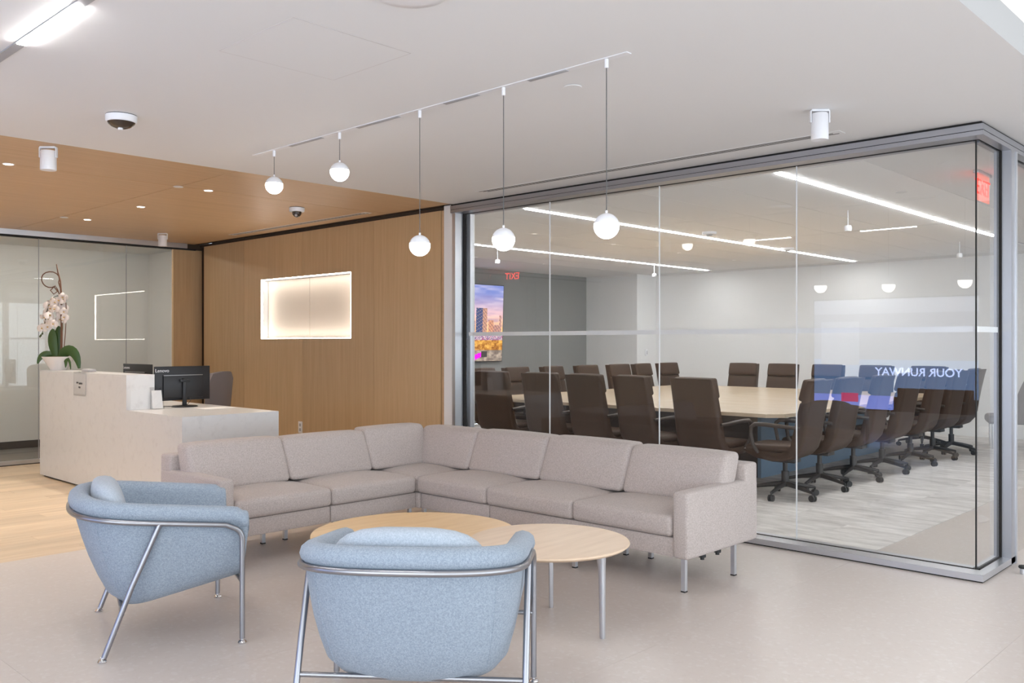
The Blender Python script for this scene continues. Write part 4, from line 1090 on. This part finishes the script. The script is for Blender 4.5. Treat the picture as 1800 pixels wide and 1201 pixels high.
def conf_chair_parts():
    """local +x = facing; origin on the floor under the column"""
    P = []
    # side profile of the one-piece outer shell: seat underside into the tall back
    outer = [(.27, .400), (.18, .365), (.04, .345), (-.09, .350), (-.18, .385), (-.235, .45), (-.262, .54), (-.285, .68), (-.315, .84), (-.35, 1.0), (-.375, 1.085)]
    inner = [(.285, .445), (.18, .445), (.04, .43), (-.07, .425), (-.13, .445), (-.165, .50), (-.19, .58), (-.215, .70), (-.25, .84), (-.292, 1.0), (-.318, 1.075)]
    wid = [.225, .245, .255, .258, .258, .256, .254, .252, .250, .247, .238]
    vs = []; fs = []; K = len(outer); nw = 9
    def row(o_, i_, w, last):
        r_ = []
        us = [-1, -.92, -.7, -.35, 0, .35, .7, .92, 1]
        for u in us:       # outer face bows slightly
            bow = .020*(u*u); e = .4 if abs(u) == 1 else 0
            r_.append((o_[0]*(1-e*.3)+i_[0]*e*.3+bow*.6, u*w, o_[1]*(1-e*.3)+i_[1]*e*.3+(0 if last else bow*.4)))
        for u in us[::-1]:
            bow = .024*(u*u); e = .4 if abs(u) == 1 else 0
            r_.append((i_[0]*(1-e*.3)+o_[0]*e*.3+bow, u*w*.985, i_[1]*(1-e*.3)+o_[1]*e*.3+bow*.3))
        return r_
    for i in range(K): vs += row(outer[i], inner[i], wid[i], i > 5)
    m_ = 18
    for i in range(K-1):
        for j in range(m_): fs.append((i*m_+j, i*m_+(j+1) % m_, (i+1)*m_+(j+1) % m_, (i+1)*m_+j))
    fs.append(tuple(range(m_))); fs.append(tuple(range((K-1)*m_, K*m_)))
    P.append(('shell', MB().add(vs, fs, True), 'leather', 70))
    # headrest roll and back pad at the front of the back
    def pad(prof_a, prof_b, th, w, nm):
        (x0, z0), (x1, z1) = prof_a, prof_b; vs = []; fs = []
        d = Vector((x1-x0, 0, z1-z0)); ln = d.length; d.normalize(); nn = Vector((d.z, 0, -d.x))
        mb_ = MB().cushion(-w, w, 0, ln, 0, th, min(.022, th*.48), .006, 0, .004)
        def tr(p): q = Vector((x0, 0, z0))+d*p[1]+nn*p[2]; return (q.x, p[0], q.z)
        mb_.v = [tr(p) for p in mb_.v]; return (nm, mb_, 'leather', 60)
    P.append(pad((-.262, .895), (-.312, 1.085), .058, .238, 'headrest'))
    P.append(pad((-.172, .50), (-.258, .885), .034, .236, 'back_pad'))
    P.append(('seat_cushion', MB().cushion(-.16, .29, -.235, .235, .425, .492, .03, .014), 'leather', 60))
    for s_ in (-1, 1):
        y = s_*.283
        P.append(('arm', MB().tube([(.155, s_*.25, .42), (.19, y, .50), (.21, y, .60), (.205, y, .655), (.17, y, .682), (.08, y, .683), (-.06, y, .675), (-.16, y, .668), (-.235, s_*.262, .662)], [.014, .016, .017, .019, .020, .020, .019, .017, .014], 10), 'leather_edge', 60))
    P.append(('column', MB().cyl((-.0, 0), .034, .10, .24, 16).cyl((0, 0), .022, .24, .35, 12).rbox(-.12, .11, -.08, .08, .325, .36, .008), 'base_black', 40))
    for i in range(5):
        a = 2*PI*i/5+.3; ca, sa = math.cos(a), math.sin(a)
        P.append(('leg', MB().tube([(.02*ca, .02*sa, .125), (.16*ca, .16*sa, .105), (.305*ca, .305*sa, .078)], [.026, .020, .013], 8), 'base_black', 60))
        cx, cy = .31*ca, .31*sa
        c_ = MB()
        for s_ in (-1, 1):
            ox, oy = -sa*s_*.014, ca*s_*.014
            c_.tube([(cx+ox-sa*s_*-.009, cy+oy+ca*s_*-.009, .030), (cx+ox-sa*s_*.009, cy+oy+ca*s_*.009, .030)], .030, 14)
        c_.cyl((cx, cy), .008, .03, .085, 8)
        P.append(('caster', c_, 'base_black', 40))
    return P
chair0 = None
def conf_chair(x, y, face, label, group):
    global chair0
    if chair0 is None:
        t = thing('conference_chair', label, 'chair', (x, y, 0), face, group)
        for (nm, mb_, mt, ang) in conf_chair_parts():
            o = obj(nm, mb_, mt, t); auto_smooth(o.data, ang)
        chair0 = t
    else:
        t = copy_tree(chair0); t.location = (x, y, 0); t.rotation_euler = (0, 0, face)
        tag(t, label, 'chair', group)
    # the five-star base turns freely under the seat: give each one its own angle
    return t
rc = random.Random(5)
nearX = (-7.33, -6.56, -5.89, -5.235, -4.52)
for i, x in enumerate(nearX):
    conf_chair(x, 7.62+(0, .02, 0, -.02, -.06)[i], PI/2+(.10, .02, -.08, -.22, -.10)[i], 'brown leather swivel chair with its back to the glass front, %s from the oak wall' % ORD[i], 'near row of conference chairs')
for i, y in enumerate((7.70, 8.42, 9.22, 9.995, 10.85, 11.6, 12.30)):
    conf_chair(-3.85, y, PI+(.08, .02, .10, .0, .05, -.03, .04)[i], 'brown leather swivel chair on the open carpet aisle side, %s from the glass' % ORD[i], 'side row of conference chairs by the carpet aisle')
for i, x in enumerate((-7.26, -6.59, -5.86, -5.14, -4.39)):
    conf_chair(x, 12.82, -PI/2+(.05, 0, 0, -.03, .02)[i], 'brown leather swivel chair along the white far wall, %s from the grey wall' % ORD[i], 'far row of conference chairs')
for i, y in enumerate((8.19, 8.83, 9.59, 10.33, 11.10, 11.75, 12.43)):
    conf_chair(-8.02, y, 0+(.1, .05, .12, 0, -.05, .08, -.08)[i], 'brown leather swivel chair on the grey screen wall side, %s from the glass' % ORD[i], 'side row of conference chairs by the screen wall')

# ---- grey wing chair at the far corner
t = thing('lounge_chair', 'grey high-back lounge chair on thin metal legs at the far table corner', 'lounge chair', (-3.42, 13.35, 0), math.radians(200))
vs = []; fs = []; K = 9; Jn = 13
for i in range(K):
    z = .36+.72*i/(K-1); w = .30+.05*math.sin(PI*i/(K-1)*.9)-.06*(i/(K-1))**3
    for j in range(Jn):
        u = -1+2*j/(Jn-1); wing = .20*(abs(u)**3)*(1-.6*(i/(K-1))**2)
        vs.append((-.22-.13*(i/(K-1))+wing, w*u, z-.03*abs(u)**3*(i == K-1)))
for i in range(K-1):
    for j in range(Jn-1): fs.append((i*Jn+j, i*Jn+j+1, (i+1)*Jn+j+1, (i+1)*Jn+j))
bk = MB().add(vs, fs, True).add([(x-.05, y*1.06, z) for (x, y, z) in vs], [f[::-1] for f in fs], True)
nn_ = K*Jn; rim = [j for j in range(Jn)]+[i*Jn+Jn-1 for i in range(1, K)]+[(K-1)*Jn+j for j in range(Jn-2, -1, -1)]+[i*Jn for i in range(K-2, 0, -1)]
bk.f += [(rim[i], rim[(i+1) % len(rim)], rim[(i+1) % len(rim)]+nn_, rim[i]+nn_) for i in range(len(rim))]; bk.sm += [True]*len(rim)
obj('backrest', bk, 'taupe_fabric', t)
obj('seat', MB().cushion(-.27, .30, -.27, .27, .34, .45, .04, .02), 'taupe_fabric', t)
for (x, y) in ((.24, .22), (.24, -.22), (-.24, .22), (-.24, -.22)): obj('leg', MB().cyl((x, y), .010, 0, .345, 10), 'chrome', t)

# ---- lounge pieces beyond the glass corner, seen mirrored in the side glass
t = thing('pedestal_table', 'white round pedestal table mirrored in the side glass', 'table', (-.95, 7.75, 0))
obj('tabletop', MB().lathe([(.0001, .70), (.36, .70), (.375, .712), (.37, .725), (.0001, .725)], n=40), 'ceramic_white', t)
obj('column', MB().cyl((0, 0), .032, .012, .70, 16), 'white_plastic', t)
obj('base', MB().lathe([(.0001, 0), (.26, 0), (.26, .008), (.06, .016), (.0001, .016)], n=36), 'white_plastic', t)
t = thing('tan_bench', 'tan leather bench mirrored in the side glass', 'bench', (.6, 11.2, 0))
obj('seat', MB().cushion(-.4, .35, -1.2, 1.2, .22, .46, .05, .02), 'tan_leather', t)
obj('backrest', MB().cushion(.2, .42, -1.2, 1.2, .44, .80, .05, .01), 'tan_leather', t)
obj('plinth', MB().box(-.35, .35, -1.1, 1.1, 0, .22), 'base_black', t)
# ---- floor door stop at the frame edge
t = thing('door_stop', 'short grey floor door stop with a black rubber ring by the glass corner', 'door stop', (-1.505, 6.145, 0))
obj('post', MB().cyl((0, 0), .022, 0, .040, 18), 'aluminium_light', t)
obj('rubber_ring', MB().lathe([(.0001, .034), (.026, .034), (.030, .042), (.026, .050), (.0001, .051)], n=20), 'foot_black', t)
